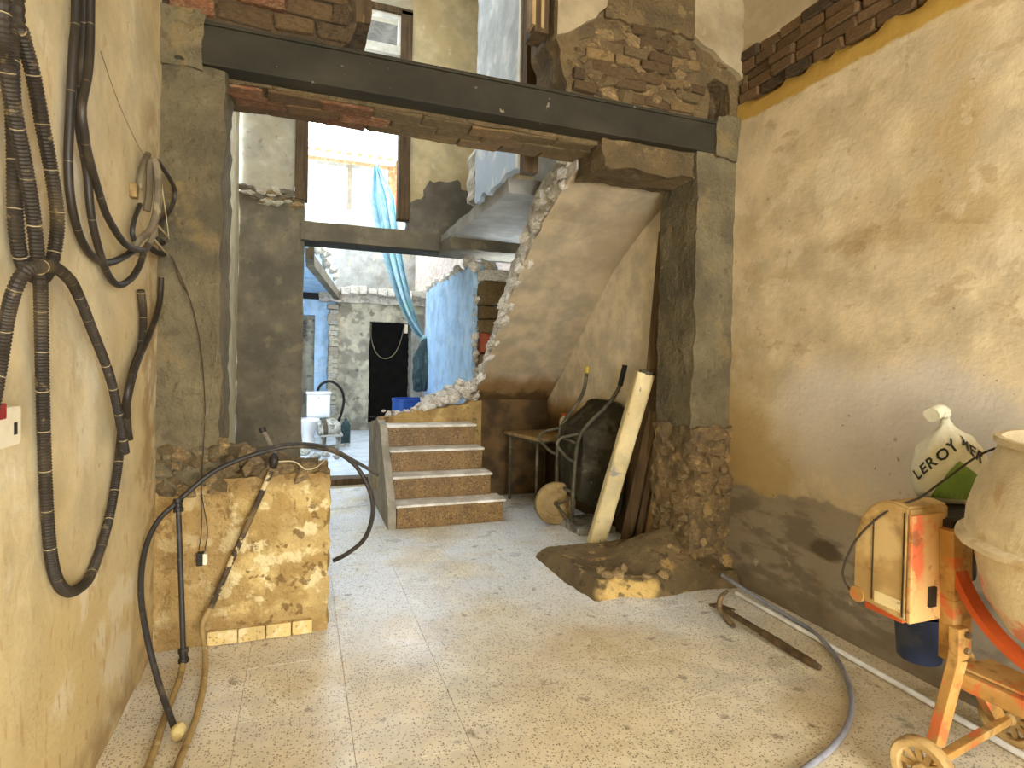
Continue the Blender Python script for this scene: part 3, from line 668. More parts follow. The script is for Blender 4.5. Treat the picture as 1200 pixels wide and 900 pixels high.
# cornice of broken mortar and roof tiles over the rear wall
cor = struct(obj('trim_3', rough(.3, 3.0, RY-.1, RY+.35, 2.46, 2.66, .07, .03, 5), M['white_rubble'], smooth=True))
for k in range(15):
    piece('tile_end', 'brick', 'white_rubble', (.42+k*.17, RY-.08+random.uniform(-.03, .03), 2.66+random.uniform(-.02, .04)), (.15, .34, random.uniform(.1, .17)), (random.uniform(-.1, .1), random.uniform(-.08, .08), random.uniform(-.1, .1)), cor)
struct(obj('wall_rear_upper', grid((.35, 12.6, 2.5), (3.2, 0, 0), (0, 0, 2.0), 40, 30, wob((0, -1, 0), .03)), M['white_wall'], smooth=True))
# right side: blue wall with broken end, brick wall behind and above it
BW = 1.70
bw = struct(obj('wall_courtyard_right', prism([(5.88, .5, .03), (8.4, -.02, 0), (8.4, 2.42, .03), (5.9, 2.44, .03)][:1] + [(5.9, -.02, 0), (8.4, -.02, 0), (8.4, 2.4, .035), (5.95, 2.42, .03)], 'X', BW, BW+.28, .03, .06), M['blue_paint']))
for k in range(46):
    y = 5.92+k*.054; s = random.uniform(.08, .16)
    piece('stone', 'stone', 'white_rubble', (BW+.1+random.uniform(-.08, .1), y, 2.44+random.uniform(-.04, .06)), (s*1.2, s, s), (random.random(), random.random(), random.random()*3), bw)
z = 1.12
for h, m, wd in ((.16, 'brick_dusty', .14), (.19, 'brick_dusty', .12), (.22, 'brick_red', .15), (.14, 'brick_dusty', .24), (.14, 'brick_dusty', .26), (.26, 'brick_dusty', .28), (.12, 'white_rubble', .3)):
    piece('brick', 'brick', m, (BW+.05+wd/2, 5.86, z+h/2), (wd, .22, h*.95), (random.uniform(-.05, .05), random.uniform(-.05, .05), random.uniform(-.08, .08)), bw); z += h
for k in range(40):
    z = random.uniform(1.0, 2.5); s = random.choice((.03, .04, .06, .09))
    piece('stone', 'stone', 'white_rubble', (BW+.02+random.uniform(-.02, .25 if z > 2.2 else .03), 5.86+random.uniform(-.03, .05), z), (s, s, s*1.2), (random.random()*3, random.random(), 0), bw)
struct(obj('wall_courtyard_brick', prism([(8.0, -.02, 0), (12.6, -.02, 0), (12.6, 4.2, 0), (8.8, 3.6, .05), (6.95, 3.0, .05), (6.95, 2.4, 0), (8.0, 2.4, 0)], 'X', 2.3, 2.55, .03, .08), M['rear_brick']))
# left side: overhanging upper floor on a blue beam
ov = struct(obj('wall_courtyard_left', prism([(-1.6, 6.93, 0), (.06, 6.93, 0), (.06, 7.5, 0), (.60, RY+.05, 0), (-1.6, RY+.05, 0)], 'Z', 2.62, 2.9), M['blue_paint']))
obj('overhang_edge', prism([(.03, 6.94, 0), (.12, 6.94, 0), (.14, 7.5, 0), (.68, RY-.1, 0), (.58, RY-.1, 0), (.04, 7.5, 0)], 'Z', 2.5, 2.64), M['cement'], ov)
for k in range(26):
    t = k/25; p = Vector((.08, 7.2, 2.9)).lerp(Vector((.55, RY-.2, 2.9)), t); s = random.uniform(.12, .26)
    piece('stone', 'stone', 'white_rubble', (p.x+random.uniform(-.1, .04), p.y, p.z+random.uniform(-.1, .1)), (s*.8, s, s*.8), (random.random(), random.random(), random.random()*3), ov)
struct(obj('wall_courtyard_left_upper', grid((-.35, 7.0, 2.9), (.5, 4.7, 0), (0, 0, 1.6), 20, 10), M['white_wall']))
struct(obj('wall_courtyard_left_lower', bxm(-1.6, -1.5, 6.93, RY+.1, 0, 2.7), M['blue_paint']))

# ---- upper floor remains over the stair
wu = struct(obj('wall_upper', prism([(3.97, 2.84, .02), (4.5, 2.82), (5.1, 2.84, .02), (5.12, 6, 0), (3.97, 6, 0)], 'X', 1.46, 1.53, .03, .05), M['white_blue']))
obj('casing_strip', bxm(1.44, 1.54, 3.93, 3.98, 2.8, 6.0), M['white_frame'], wu)
obj('door_post', bxm(1.455, 1.56, 3.83, 3.93, 2.74, 6.0, bevel=.005), M['wood_dark'], wu)
obj('broken_return', prism([(1.47, 2.9, .02), (1.62, 2.85, .02), (1.66, 3.3, .03), (1.48, 3.35, .02)], 'Y', 5.15, 5.4, .03, .05), M['white_rubble'], wu)
struct(obj('floor_upper', rough(1.5, RW, 4.3, Y2, 2.72, 2.84, .12, .012, 4), M['grey_room'], smooth=True))
obj('slab_edge', rough(1.48, RW, 6.1, Y2, 2.60, 2.74, .08, .012, 5), M['cement'], bpy.data.objects['floor_upper'], smooth=True)

# ---- understair walls
struct(obj('wall_understair_right', grid((2.5, 6.0, -.02), (0, -2.5, 0), (0, 0, 2.75), 30, 30, wob((-1, 0, 0), .012)), M['understair'], smooth=True))
struct(obj('wall_understair_rear', rough(1.69, 2.55, 5.72, 5.86, -.01, 1.06, .06, .014, 5, fix=('z0',)), M['damp_wall'], smooth=True))

# ---- tall doorway in the upper middle wall: wooden posts, transom
dw = empty('door_1', (.53, Y2, 3.1)); struct(dw)
for a, b, z in ((-.09, .04, 3.08), (1.0, 1.13, 2.98)):
    obj('door_post', bxm(a, b, Y2-.03, Y2+.12, z, 5.32, bevel=.006), M['wood_dark'], dw)
obj('head_board', bxm(-.09, 1.13, Y2-.03, Y2+.12, 5.27, 5.34, bevel=.006), M['wood_dark'], dw)
bm = bmesh.new()
for x in (.04, .36, .97): box(bm, x, x+.05 if x != .04 else .08, Y2+.0, Y2+.05, 4.86, 5.27)
box(bm, .04, 1.0, Y2+.001, Y2+.049, 5.22, 5.27); box(bm, .04, 1.0, Y2-.005, Y2+.055, 4.82, 4.92)
obj('transom_frame', bm, M['white_frame'], dw)

# ================================================================== SKYLINE BEYOND THE DOORWAY
fb = empty('white_outbuilding', (1.0, 15, 0), 'white outbuilding seen through the tall upper doorway', 'building')
obj('wall', bxm(-2.5, 2.0, 15, 17, 0, 6.2), M['white_wall'], fb)
for a, b in ((.25, 1.03), (1.1, 1.9)):
    obj('wall_panel', bxm(a, b, 14.96, 15.0, 4.3, 6.1), M['plaster_pale'], fb)
bm = bmesh.new(); sweep(bm, [Vector((1.06, 14.9, 3)), Vector((1.06, 14.9, 6.15))], .045, 8); obj('drainpipe', bm, M['cement'], fb)
obj('brick_pier', bxm(2.0, 3.2, 15, 17, 0, 6.25), M['far_red'], fb)
bm = bmesh.new(); n = 160; top = []; bot = []
rowa, rowb = [], []
for i in range(n+1):
    x = -.6+3.6*i/n; z = .05*math.sin(2*math.pi*x/.24)
    rowa.append(bm.verts.new((x, 14.55, 6.32+z))); rowb.append(bm.verts.new((x, 17.0, 6.75+z)))
for i in range(n): bm.faces.new((rowa[i], rowa[i+1], rowb[i+1], rowb[i]))
bmesh.ops.solidify(bm, geom=bm.faces[:], thickness=.03)
obj('corrugated_roof', bm, M['roof_tile'], fb)
obj('gutter', bxm(-.6, 2.1, 14.45, 14.56, 6.14, 6.24, bevel=.02), M['white_frame'], fb)
cs = empty('courtyard_canopy', (.5, 8.0, 6.0), 'grey corrugated canopy sheet seen through the transom', 'canopy')
bm = bmesh.new(); rowa, rowb = [], []
for i in range(121):
    x = -.6+2.4*i/120; z = .035*math.sin(2*math.pi*x/.26)
    rowa.append(bm.verts.new((x, 7.0, 5.46+z))); rowb.append(bm.verts.new((x, 9.0, 6.02+z)))
for i in range(120): bm.faces.new((rowa[i], rowa[i+1], rowb[i+1], rowb[i]))
bmesh.ops.solidify(bm, geom=bm.faces[:], thickness=.012)
obj('corrugated_sheet', bm, M['fibre'], cs)
obj('purlin', bxm(-.6, 1.8, 8.9, 8.98, 5.88, 5.95), M['wood_dark'], cs); obj('purlin', bxm(-.6, 1.8, 6.95, 7.02, 5.36, 5.42), M['wood_dark'], cs)

# ================================================================== STAIRS
st = empty('terrazzo_steps', (1.2, 4.78, 0), 'short flight of four brown speckled terrazzo steps with broken side wall', 'stairs')
ny = [4.76, 4.96, 5.16, 5.36]; rx = [1.70, 1.64, 1.62, 1.60]
for k in range(4):
    z = .197*k
    obj('riser', bxm(.76, rx[k]-.012, ny[k]+.02, ny[k]+.24, z, z+.177, bevel=.004), M['terrazzo_step'], st)
    obj('tread', bxm(.75, rx[k], ny[k]-.005, ny[k]+.25, z+.177, z+.197, bevel=.005), M['terrazzo_tread'], st)
obj('fill', bxm(.8, 1.58, 5.5, 5.7, 0, .75), M['mortar'], st)
obj('side_wall', prism([(4.78, 0, 0), (4.80, .17, .01), (4.98, .36, .01), (5.2, .57, .01), (5.4, .79, .015), (5.62, .82, .015), (6.25, .72, .02), (6.3, 0, 0)], 'X', .69, .755, .012, .05), M['cement_light'], st)
bp = prism([(.70, .0, 0), (1.72, .0, 0), (1.72, 1.0, .02), (1.45, .95), (1.2, .91), (.95, .88), (.70, .82, .02)], 'Y', 5.6, 5.75, .015, .05)
obj('broken_wall', bp, M['rubble_ochre'], st)
for k in range(90):
    t = random.random(); x = 1.17+.51*t; s = random.uniform(.06, .14)
    piece('stone', 'stone', 'white_rubble', (x, 5.74+random.uniform(-.06, .3), .92+.30*t*random.uniform(.5, 1.0)+random.uniform(-.05, .03)), (s*1.3, s, s*.8), (random.random(), random.random(), random.random()*3), st)
for k in range(14):
    s = random.uniform(.04, .08)
    piece('stone', 'stone', 'white_rubble', (.72+random.uniform(0, .45), 5.66+random.uniform(-.05, .08), .86+random.uniform(-.01, .04)), (s*1.3, s, s*.7), (random.random(), random.random(), random.random()*3), st)

uf = empty('stair_flight', (2.1, 4.6, 1.8), 'broken upper stair flight, its plastered underside sloping to the floor', 'stairs')
cur = [(5.76, .96), (5.4, 1.28), (5.0, 1.65), (4.4, 2.17), (3.95, 2.45), (3.48, 2.66)]
def sof(y):
    for (a, za), (b, zb) in zip(cur, cur[1:]):
        if b <= y <= a: return za + (zb-za)*(a-y)/(a-b)
    return cur[0][1] if y > cur[0][0] else cur[-1][1]
def sp(p, a, b):
    y = 5.76-(5.76-3.48)*b; z = sof(y) + .006*fbm(Vector((p.x, y, 0)), 3); x = p.x
    if a == 0: x += .012*fbm(Vector((0, y, 0)), 9)
    return Vector((x, y, z))
bm = grid((1.67, 0, 0), (.86, 0, 0), (0, 1, 0), 16, 44, sp)
bmesh.ops.solidify(bm, geom=bm.faces[:], thickness=-.02); bmesh.ops.recalc_face_normals(bm, faces=bm.faces)
obj('soffit', bm, M['soffit'], uf, smooth=False)
pts = [(y, z+.015, .0) for y, z in cur] + [(3.5, 2.86, .02), (3.95, 2.80, .03), (4.3, 2.66, .03), (4.45, 2.44, .02), (4.75, 2.22, .02), (5.0, 1.86, .02), (5.4, 1.5, .02), (5.7, 1.16, .02)]
obj('flight_body', prism(pts, 'X', 1.69, 2.5, .02, .05), M['white_rubble'], uf)
for k in range(150):
    y = random.uniform(3.55, 5.75); s = random.choice((.035, .05, .07, .1, .15))
    hgt = .24 if y < 4.4 else .13
    piece('stone', 'stone', 'white_rubble', (1.688+random.uniform(-.012, .012), y, sof(y)+.03+random.uniform(.0, hgt)), (s*.5, s*1.3, s*.9), (random.random(), random.random(), random.random()*.5), uf)

# footing of broken masonry at the right pier
def foot(p, a, b):
    x, y = p.x, p.y
    e = min((x-1.60+.25*max(0, 3.35-y)*-.6)/.05, (2.85-x)/.1 if x > 2.7 else 9, (y-(2.99+.06*fbm(p, 3)-.05*(x-1.6)))/.05, (3.84-y)/.1, 1.0)
    if e < 0: return Vector((x, y, -.02))
    h = .105*min(1, e)**.6
    d = math.hypot((x-2.35)/.42, (y-3.3)/.32); h += .22*max(0, 1-d)**.8
    return Vector((x, y, h + .016*fbm(p, 7) - .008))
obj_f = obj('masonry_footing', grid((1.5, 2.85, 0), (1.14, 0, 0), (0, 1.05, 0), 60, 56, foot), M['footing'], smooth=True)
tag(obj_f, 'low broken masonry footing around the foot of the right pillar', 'footing')
for k in range(16):
    s = random.uniform(.03, .1); x = random.uniform(1.75, 2.5); y = random.uniform(3.0, 3.2)
    piece('stone', 'stone', 'stone', (x, y, .11+max(0, .22*(1-math.hypot((x-2.35)/.42, (y-3.3)/.32)))), (s, s*.8, s*.6), (random.random(), 0, random.random()*3), obj_f)
#@@OBJECTS
# ================================================================== HOSES AND CABLES ON THE LEFT WALL
def on_left(pts, off=.035):
    """photo pixels (px, py[, distance off the wall]) of things lying against the left wall"""
    return [at(p[0], p[1], 'X', LW + (p[2] if len(p) > 2 else off)) for p in pts]
def up_from(p, h): return Vector((p.x, p.y-.02, p.z+h))
r1 = .0155
a_ = on_left([(2, 0, .08), (8, 78, .08), (17.5, 136, .075), (29, 194, .07), (39, 253, .065), (45, 311, .06), (47.5, 331, .055), (49.5, 433, .03), (52, 522, .022), (56, 611, .022), (63, 668, .022), (76, 692, .022), (92, 690, .022), (108, 670, .022), (127, 611, .022), (138, 549, .022), (142, 512, .024), (147, 478, .026), (156, 436, .03), (166, 405, .03), (168, 370, .03), (165, 340, .03)])
h1 = obj('ribbed_hose', tube([up_from(a_[0], .5)] + a_, r1, 10, rib=.16), M['hose'], smooth=False)
tag(h1, 'long black ribbed hose hanging in a deep U loop low on the left wall', 'hose', 'black hoses on the left wall')
d_ = on_left([(14, 0, .03), (13, 60, .03), (15, 120, .03), (17, 180, .03), (18, 253, .03), (23, 297, .03), (34, 320, .03), (50, 326, .032), (61, 306, .04), (67, 270, .045), (66, 240, .045), (60, 200, .045), (50, 148, .045), (39, 89, .04), (26, 40, .04), (19, 0, .04)])
h2 = obj('ribbed_hose', tube([up_from(d_[0], .5)] + d_ + [up_from(d_[-1], .5)], r1*1.05, 10, rib=.16), M['hose'])
tag(h2, 'black ribbed hose doubled back in a narrow upright loop above the tie, far left', 'hose', 'black hoses on the left wall')
b_ = on_left([(-14, 500, .03), (-6, 460, .03), (2, 415, .03), (8, 375, .045), (16, 343, .07), (28, 320, .09), (45, 313, .10), (62, 313, .09), (76, 322, .07), (89, 340, .045), (109, 389, .04), (129, 442, .045), (140, 491, .05), (147, 531, .055)])
h3 = obj('ribbed_hose', tube(b_, r1*.95, 10, rib=.16), M['hose'])
tag(h3, 'short black ribbed hose tied around the others, one cut end dangling over the wall', 'hose', 'black hoses on the left wall')
e_ = on_left([(189, 325, .03), (188, 345, .03), (184, 367, .03), (175, 392, .045), (166, 412, .055), (155, 438, .055), (149, 465, .05), (150, 500, .03), (152, 515, .03)])
h4 = obj('smooth_hose', tube(e_, .012, 9), M['hose_smooth'], smooth=True)
tag(h4, 'thin black conduit twisting down from the wall corner beside the U loop', 'hose', 'black hoses on the left wall')
for pts, lab in (
    ([(89, 0, .03), (86, 58, .03), (82, 136, .025), (80, 194, .02), (84, 241, .02), (95, 280, .02), (110, 302, .02), (126, 308, .025), (143, 302, .03), (156, 294, .04)], 'smooth black hose, leftmost of the hanging trio, ending in the grey tangle'),
    ([(99, 0, .035), (95, 97, .035), (93, 148, .035), (102, 202, .03), (107, 253, .03), (117, 296, .03), (128, 324, .03), (140, 334, .035), (154, 326, .045), (163, 312, .055), (168, 298, .06)], 'smooth black hose hanging lowest of the trio, curling up into the grey tangle'),
    ([(106, 0, .05), (104, 78, .055), (96, 125, .058), (99, 155, .056), (103, 179, .05), (117, 229, .045), (128, 258, .045), (148, 287, .05), (168, 293, .07), (174, 286, .08)], 'smooth black hose, rightmost of the trio crossing the wall towards the pillar')):
    q = on_left(pts)
    o = obj('smooth_hose', tube([up_from(q[0], .5)] + q, .0115, 10), M['hose_smooth'], smooth=True)
    tag(o, lab, 'hose', 'black hoses on the left wall')
cc = empty('cable_tangle', at(170, 240, 'X', LW), 'grey tangle of old conduits and wires at the wall corner by the left pillar', 'cables')
for pts, r, m in (
    ([(158, 288, .03), (165, 279, .05), (177, 268, .07), (184, 245, .08), (185, 207, .08), (181, 188, .07), (176, 196, .05), (175, 226, .03), (172, 247, .02)], .014, 'conduit_grey'),
    ([(160, 297, .04), (168, 296, .05), (176, 284, .07), (182, 268, .08)], .011, 'conduit_grey'),
    ([(184, 188, .07), (190, 196, .07), (198, 208, .07), (205, 224, .07), (201, 243, .06), (188, 261, .04)], .009, 'pe_pipe'),
    ([(174, 181, .015), (170, 190, .02), (165, 208, .02), (163, 222, .015)], .012, 'conduit_grey'),
    ([(164, 240, .015), (158, 256, .03), (155, 273, .03), (160, 288, .03)], .009, 'pe_pipe'),
    ([(188, 250, .08), (190, 222, .07), (186, 195, .07)], .0022, 'wire_pale'), ([(188, 205, .07), (195, 255, .06), (198, 280, .05)], .0022, 'wire_pale'),
    ([(178, 277, .06), (190, 291, .05), (197, 299, .03)], .004, 'wire_pale'), ([(183, 262, .06), (192, 272, .05), (199, 280, .03)], .004, 'wire_pale'),
    ([(196, 297, .03), (201, 302, .02), (204, 318, .015), (207, 335, .012)], .0018, 'wire_pale'),
    ([(176, 290, .03), (184, 296, .03), (192, 298, .03)], .012, 'plastic_black'), ([(184, 281, .02), (194, 286, .02)], .014, 'plastic_black')):
    obj('wire' if r < .003 else 'conduit', tube(on_left(pts), r, 8), M[m], cc, smooth=True)
q = at(160, 222, 'X', LW+.02); obj('terminal_block', bxm(q.x-.02, q.x+.005, q.y-.025, q.y+.02, q.z-.035, q.z+.02, bevel=.004), M['pipe_dirty'], cc)
for pts, lab in (([(118, 60, .006), (135, 110, .006), (152, 150, .006), (165, 176, .006), (172, 184, .02)], 'thin slack wire slanting down the upper left wall to the tangle'),):
    tag(obj('loose_wire', tube(on_left(pts), .0013, 6), M['conduit_grey'], smooth=True), lab, 'wire')
# wall box at the left edge
q = at(14, 500, 'X', LW+.03)
wb = empty('wall_box', (LW, q.y, q.z), 'small white plastic electric box with a red corner on the left wall', 'electric box')
o = obj('box_body', bxm(LW-.01, LW+.03, q.y-.14, q.y+.05, q.z-.045, q.z+.045, bevel=.008), M['plastic_white'], wb)
obj('red_cover', bxm(LW+.0, LW+.033, q.y-.14, q.y-.03, q.z+.02, q.z+.055, bevel=.004), M['plastic_red'], wb)
obj('slot', bxm(LW+.025, LW+.032, q.y+.008, q.y+.024, q.z-.02, q.z+.008, bevel=.002), M['plastic_black'], wb)

# ================================================================== WATER PIPES BY THE LOW WALL
def pp(px, py, y): return at(px, py, 'Y', y)
def fz(px, py, z=.02): return at(px, py, 'Z', z)
wp = empty('water_pipe', at(205, 855, 'Z', 0), 'black plastic water pipe arching over the low yellow wall with a drop pipe', 'pipe')
arc = [fz(205, 855, .03), pp(186, 800, 2.52), pp(171, 740, 2.62), pp(165, 690, 2.72), pp(170, 645, 2.82), pp(184, 612, 2.9), pp(206, 590, 2.95), pp(250, 553, 3.0), pp(300, 532, 3.03), pp(345, 523, 3.04), pp(385, 527, 3.02), pp(414, 543, 2.98), pp(432, 572, 2.96), pp(437, 600, 2.98), pp(428, 630, 3.02), pp(408, 648, 3.05), pp(391, 657, 3.08)]
obj('hoop_pipe', tube(arc, .0115, 10), M['pe_pipe'], wp, smooth=True)
obj('branch_pipe', tube([pp(300, 528, 3.02), pp(345, 520, 3.02), pp(385, 525, 3.0), pp(415, 540, 2.98), pp(444, 557, 2.96)], .009, 8), M['pe_pipe'], wp, smooth=True)
a, b = pp(209, 592, 2.95), pp(215, 768, 2.86)
obj('drop_pipe', tube([a, a.lerp(b, .5), b], .0115, 10), M['pe_pipe'], wp, smooth=True)
for p, r in ((a, .021), (b, .021)):
    obj('coupling', lathe([(0, -.03), (r, -.03), (r, -.012), (r*.8, -.008), (r*.8, .008), (r, .012), (r, .03), (0, .03)], 12, (b-a).normalized(), p), M['plastic_black'], wp, smooth=False)
obj('floor_pipe', tube([b, pp(214, 780, 2.84), fz(209, 800, .03), fz(195, 835, .02), fz(184, 870, .02), fz(172, 905, .02), fz(160, 960, .02)], .013, 10), M['pipe_dirty'], wp, smooth=True)
obj('pipe_plug', blob(fz(209, 857, .035), (.026, .03, .034), 2, .2, 2), M['knot'], wp, smooth=True)
mp = empty('mortar_pipe', at(240, 730, 'Y', 3.0), 'mortar spattered black pipe slanting across the front of the low yellow wall', 'pipe')
a, b = pp(318, 552, 3.05), pp(247, 712, 3.03)
obj('pipe', tube([a, a.lerp(b, .3)+Vector((0, -.01, 0)), a.lerp(b, .7), b], .0135, 10), M['pipe_mortar'], mp, smooth=True)
obj('pipe_foot', tube([b, pp(239, 726, 3.02), pp(237, 738, 3.0), pp(240, 760, 2.93), fz(240, 790, .02), fz(233, 830, .02), fz(221, 865, .02), fz(205, 905, .02), fz(190, 950, .02)], .0125, 10), M['pipe_dirty'], mp, smooth=True)
obj('tee_joint', blob(pp(321, 540, 3.06), (.025, .03, .04), 2, .25, 2.2), M['plastic_black'], mp, smooth=True)
obj('riser_stub', tube([pp(322, 532, 3.07), pp(316, 519, 3.1), pp(308, 504, 3.12)], .010, 8), M['pipe_steel'], mp, smooth=True)
obj('stub_cap', lathe([(0, -.012), (.016, -.012), (.016, .012), (0, .012)], 10, (-.3, .2, 1), pp(308, 504, 3.12)), M['plastic_black'], mp)
obj('thin_wire', tube([pp(325, 541, 3.05), pp(345, 541, 3.04), pp(358, 550, 3.04), pp(370, 548, 3.06), pp(380, 540, 3.1)], .003, 6), M['wire_pale'], mp, smooth=True)
jb = empty('junction_box', at(235, 655, 'Y', FY), 'small broken wall socket hanging by two wires on the low wall', 'socket')
q = pp(236, 655, FY-.03)
obj('socket_body', bxm(q.x-.02, q.x+.012, FY-.045, FY-.005, q.z-.03, q.z+.03, bevel=.005), M['plastic_black'], jb)
obj('socket_face', bxm(q.x+.008, q.x+.026, FY-.05, FY-.005, q.z-.025, q.z+.028, bevel=.003), M['plastic_white'], jb)
for dx in (0, 7):
    obj('wire', tube([pp(233+dx, 645, FY-.03), pp(236+dx, 620, FY-.04), pp(236, 575, FY-.03), pp(238, 530, FY-.02), pp(240, 470, FY-.02), pp(234, 400, FY-.02), pp(222, 350, FY-.02), pp(209, 318+dx, FY-.03), pp(201, 300, FY-.05)], .0025, 6), M['cord'], jb, smooth=True)
for pts, lab in (([(262, 250), (256, 300), (251, 345), (255, 400), (249, 450), (243, 480), (238, 500)], 'thin pale wire hanging down the right edge of the left pillar'), ([(232, 468), (241, 490), (250, 495), (262, 480), (256, 445), (262, 440)], 'curled pale wire end above the rubble on the low wall')):
    tag(obj('loose_wire', tube([pp(x, y, FY-.025) for x, y in pts], .0014, 6), M['conduit_grey'], smooth=True), lab, 'wire')

# ================================================================== UNDER THE STAIRS
tb = empty('small_table', (2.1, 5.3, 0), 'small dusty table with thin metal legs under the stair', 'table')
obj('tabletop', prism([(1.97, 5.60, 0), (2.10, 4.98, 0), (2.46, 5.02, 0), (2.46, 5.66, 0)], 'Z', .655, .685), M['wood_light'], tb)
bm = bmesh.new(); bar(bm, (2.01, 5.55, .64), (2.11, 5.05, .64), .02, .025); bar(bm, (2.11, 5.05, .64), (2.42, 5.08, .64), .02, .025); obj('apron', bm, M['barrow_steel'], tb)
for x, y in ((2.115, 5.06), (2.42, 5.09), (2.02, 5.54), (2.42, 5.58)):
    bm = bmesh.new(); bar(bm, (x, y, 0), (x, y, .655), .022, .022); obj('leg', bm, M['barrow_steel'], tb)
bt = empty('plastic_bottle', (2.3, 5.1, .685), 'white plastic bottle with orange cap standing on the small table', 'bottle')
q = at(661, 500, 'Z', .685); q = Vector((min(q.x, 2.40), 5.12, .685))
q = Vector((at(661, 490, 'Y', 5.12).x, 5.12, .685)); bt.location = q
obj('bottle_body', lathe([(0, 0), (.042, 0), (.045, .01), (.045, .15), (.035, .175), (.018, .185), (.018, .2), (0, .2)], 18, (0, 0, 1), q), M['plastic_white'], bt, smooth=True)
obj('cap', lathe([(0, .196), (.022, .196), (.022, .222), (0, .222)], 14, (0, 0, 1), q), M['orange_cap'], bt)

wbq = empty('wheelbarrow', (2.15, 4.1, 0), 'mortar crusted wheelbarrow stood on its nose against the understair wall', 'wheelbarrow')
LP = [Vector((2.13, 4.36, .04)), Vector((2.10, 4.38, .35)), Vector((2.10, 4.37, .74)), Vector((2.16, 4.35, .90)), Vector((2.27, 4.33, 1.06)), Vector((2.32, 4.32, 1.18)), Vector((2.34, 4.31, 1.36))]
RP = [Vector((2.12, 4.10, .04)), Vector((2.09, 4.03, .35)), Vector((2.08, 3.95, .74)), Vector((2.14, 3.90, .90)), Vector((2.28, 3.84, 1.06)), Vector((2.36, 3.80, 1.20)), Vector((2.40, 3.78, 1.38))]
for P_, g in ((LP, 'grip_yellow'), (RP, 'rubber')):
    obj('frame_tube', tube(P_, .016, 10), M['barrow_steel'], wbq, smooth=True)
    s = spline(P_, .02); e = s[-1]; d = (s[-1]-s[-4]).normalized()
    obj('grip', tube([e-d*(.05 if g == 'grip_yellow' else .16), e+d*.01], .021, 10, curve=False), M[g], wbq, smooth=True)
obj('cross_tube', tube([LP[0].lerp(LP[1], .9), RP[0].lerp(RP[1], .9)], .013, 8, curve=False), M['barrow_steel'], wbq, smooth=True)
obj('cross_tube', tube([LP[2], RP[2]], .013, 8, curve=False), M['barrow_steel'], wbq, smooth=True)
for P_ in (LP, RP):
    a = P_[2]+Vector((0, 0, .08)); b = P_[1].lerp(P_[2], .6)
    obj('leg', tube([a, a+Vector((-.08, 0, -.015)), a+Vector((-.15, 0, -.03)), a+Vector((-.185, 0, -.08)), a+Vector((-.15, 0, -.13)), b+Vector((-.07, 0, .03)), b], .012, 8), M['barrow_steel'], wbq, smooth=True)
B0 = [(2.12, 4.34, .26), (2.12, 3.96, .26), (2.11, 3.90, .86), (2.11, 4.40, .86)]
B1 = [(2.40, 4.46, .14), (2.40, 3.78, .14), (2.41, 3.74, 1.08), (2.41, 4.48, 1.08)]
bm = bmesh.new(); rings = []
for k in range(9):
    t = k/8; ring = []
    for i in range(4):
        a0, a1 = Vector(B0[i]), Vector(B0[(i+1) % 4]); c0, c1 = Vector(B1[i]), Vector(B1[(i+1) % 4])
        cen = sum((Vector(p) for p in B0), Vector())/4; cen1 = sum((Vector(p) for p in B1), Vector())/4
        for j in range(8):
            s = j/8; p = a0.lerp(a1, s).lerp(c0.lerp(c1, s), t); c = cen.lerp(cen1, t)
            f = 1 - .10*(abs(s-.5)*2)**4
            ring.append(bm.verts.new(c+(p-c)*f))
    rings.append(ring)
for a, b in zip(rings, rings[1:]):
    for k in range(32): bm.faces.new((a[k], a[(k+1) % 32], b[(k+1) % 32], b[k]))
bm.faces.new(rings[0]); bmesh.ops.solidify(bm, geom=bm.faces[:], thickness=.006); bmesh.ops.recalc_face_normals(bm, faces=bm.faces)
tray = obj('tray', bm, M['barrow_steel'], wbq, smooth=False)
rim = []
cen1 = sum((Vector(p) for p in B1), Vector())/4
for i in range(4):
    for j in range(8):
        s = j/8; p = Vector(B1[i]).lerp(Vector(B1[(i+1) % 4]), s); rim.append(cen1+(p-cen1)*(1-.10*(abs(s-.5)*2)**4))
obj('rolled_rim', tube(rim+[rim[0]], .009, 6, .03), M['barrow_steel'], tray, smooth=True)
wc = Vector((1.985, 4.16, .185)); ax = Vector((.08, 1, 0)).normalized()
wc += Vector((.05, .1, 0))
wh = obj('wheel', lathe([(.0, -.02), (.1, -.018), (.105, -.03), (.15, -.034), (.178, -.024), (.185, 0), (.178, .024), (.15, .034), (.105, .03), (.1, .018), (0, .02)], 36, ax, wc), M['tyre'], wbq, smooth=True)
obj('hub', lathe([(0, -.045), (.022, -.045), (.022, .045), (0, .045)], 12, ax, wc), M['pick_iron'], wh)
for s, P_ in ((1, LP), (-1, RP)):
    bm = bmesh.new(); bar(bm, P_[0].lerp(P_[1], .75), wc+ax*.06*s, .03, .008); obj('fork_plate', bm, M['barrow_steel'], wbq)
    bm = bmesh.new(); bar(bm, P_[0]+Vector((0, 0, .0)), wc+ax*.06*s+Vector((0, 0, -.01)), .03, .008); obj('fork_plate', bm, M['barrow_steel'], wbq)
obj('nose_bar', rough(2.08, 2.42, 3.9, 4.32, 0, .05, .05, .008, 7), M['debris'], wbq)
bsh = Matrix.Translation((.05, .30, 0))
for ch in wbq.children: ch.matrix_basis = bsh @ ch.matrix_basis


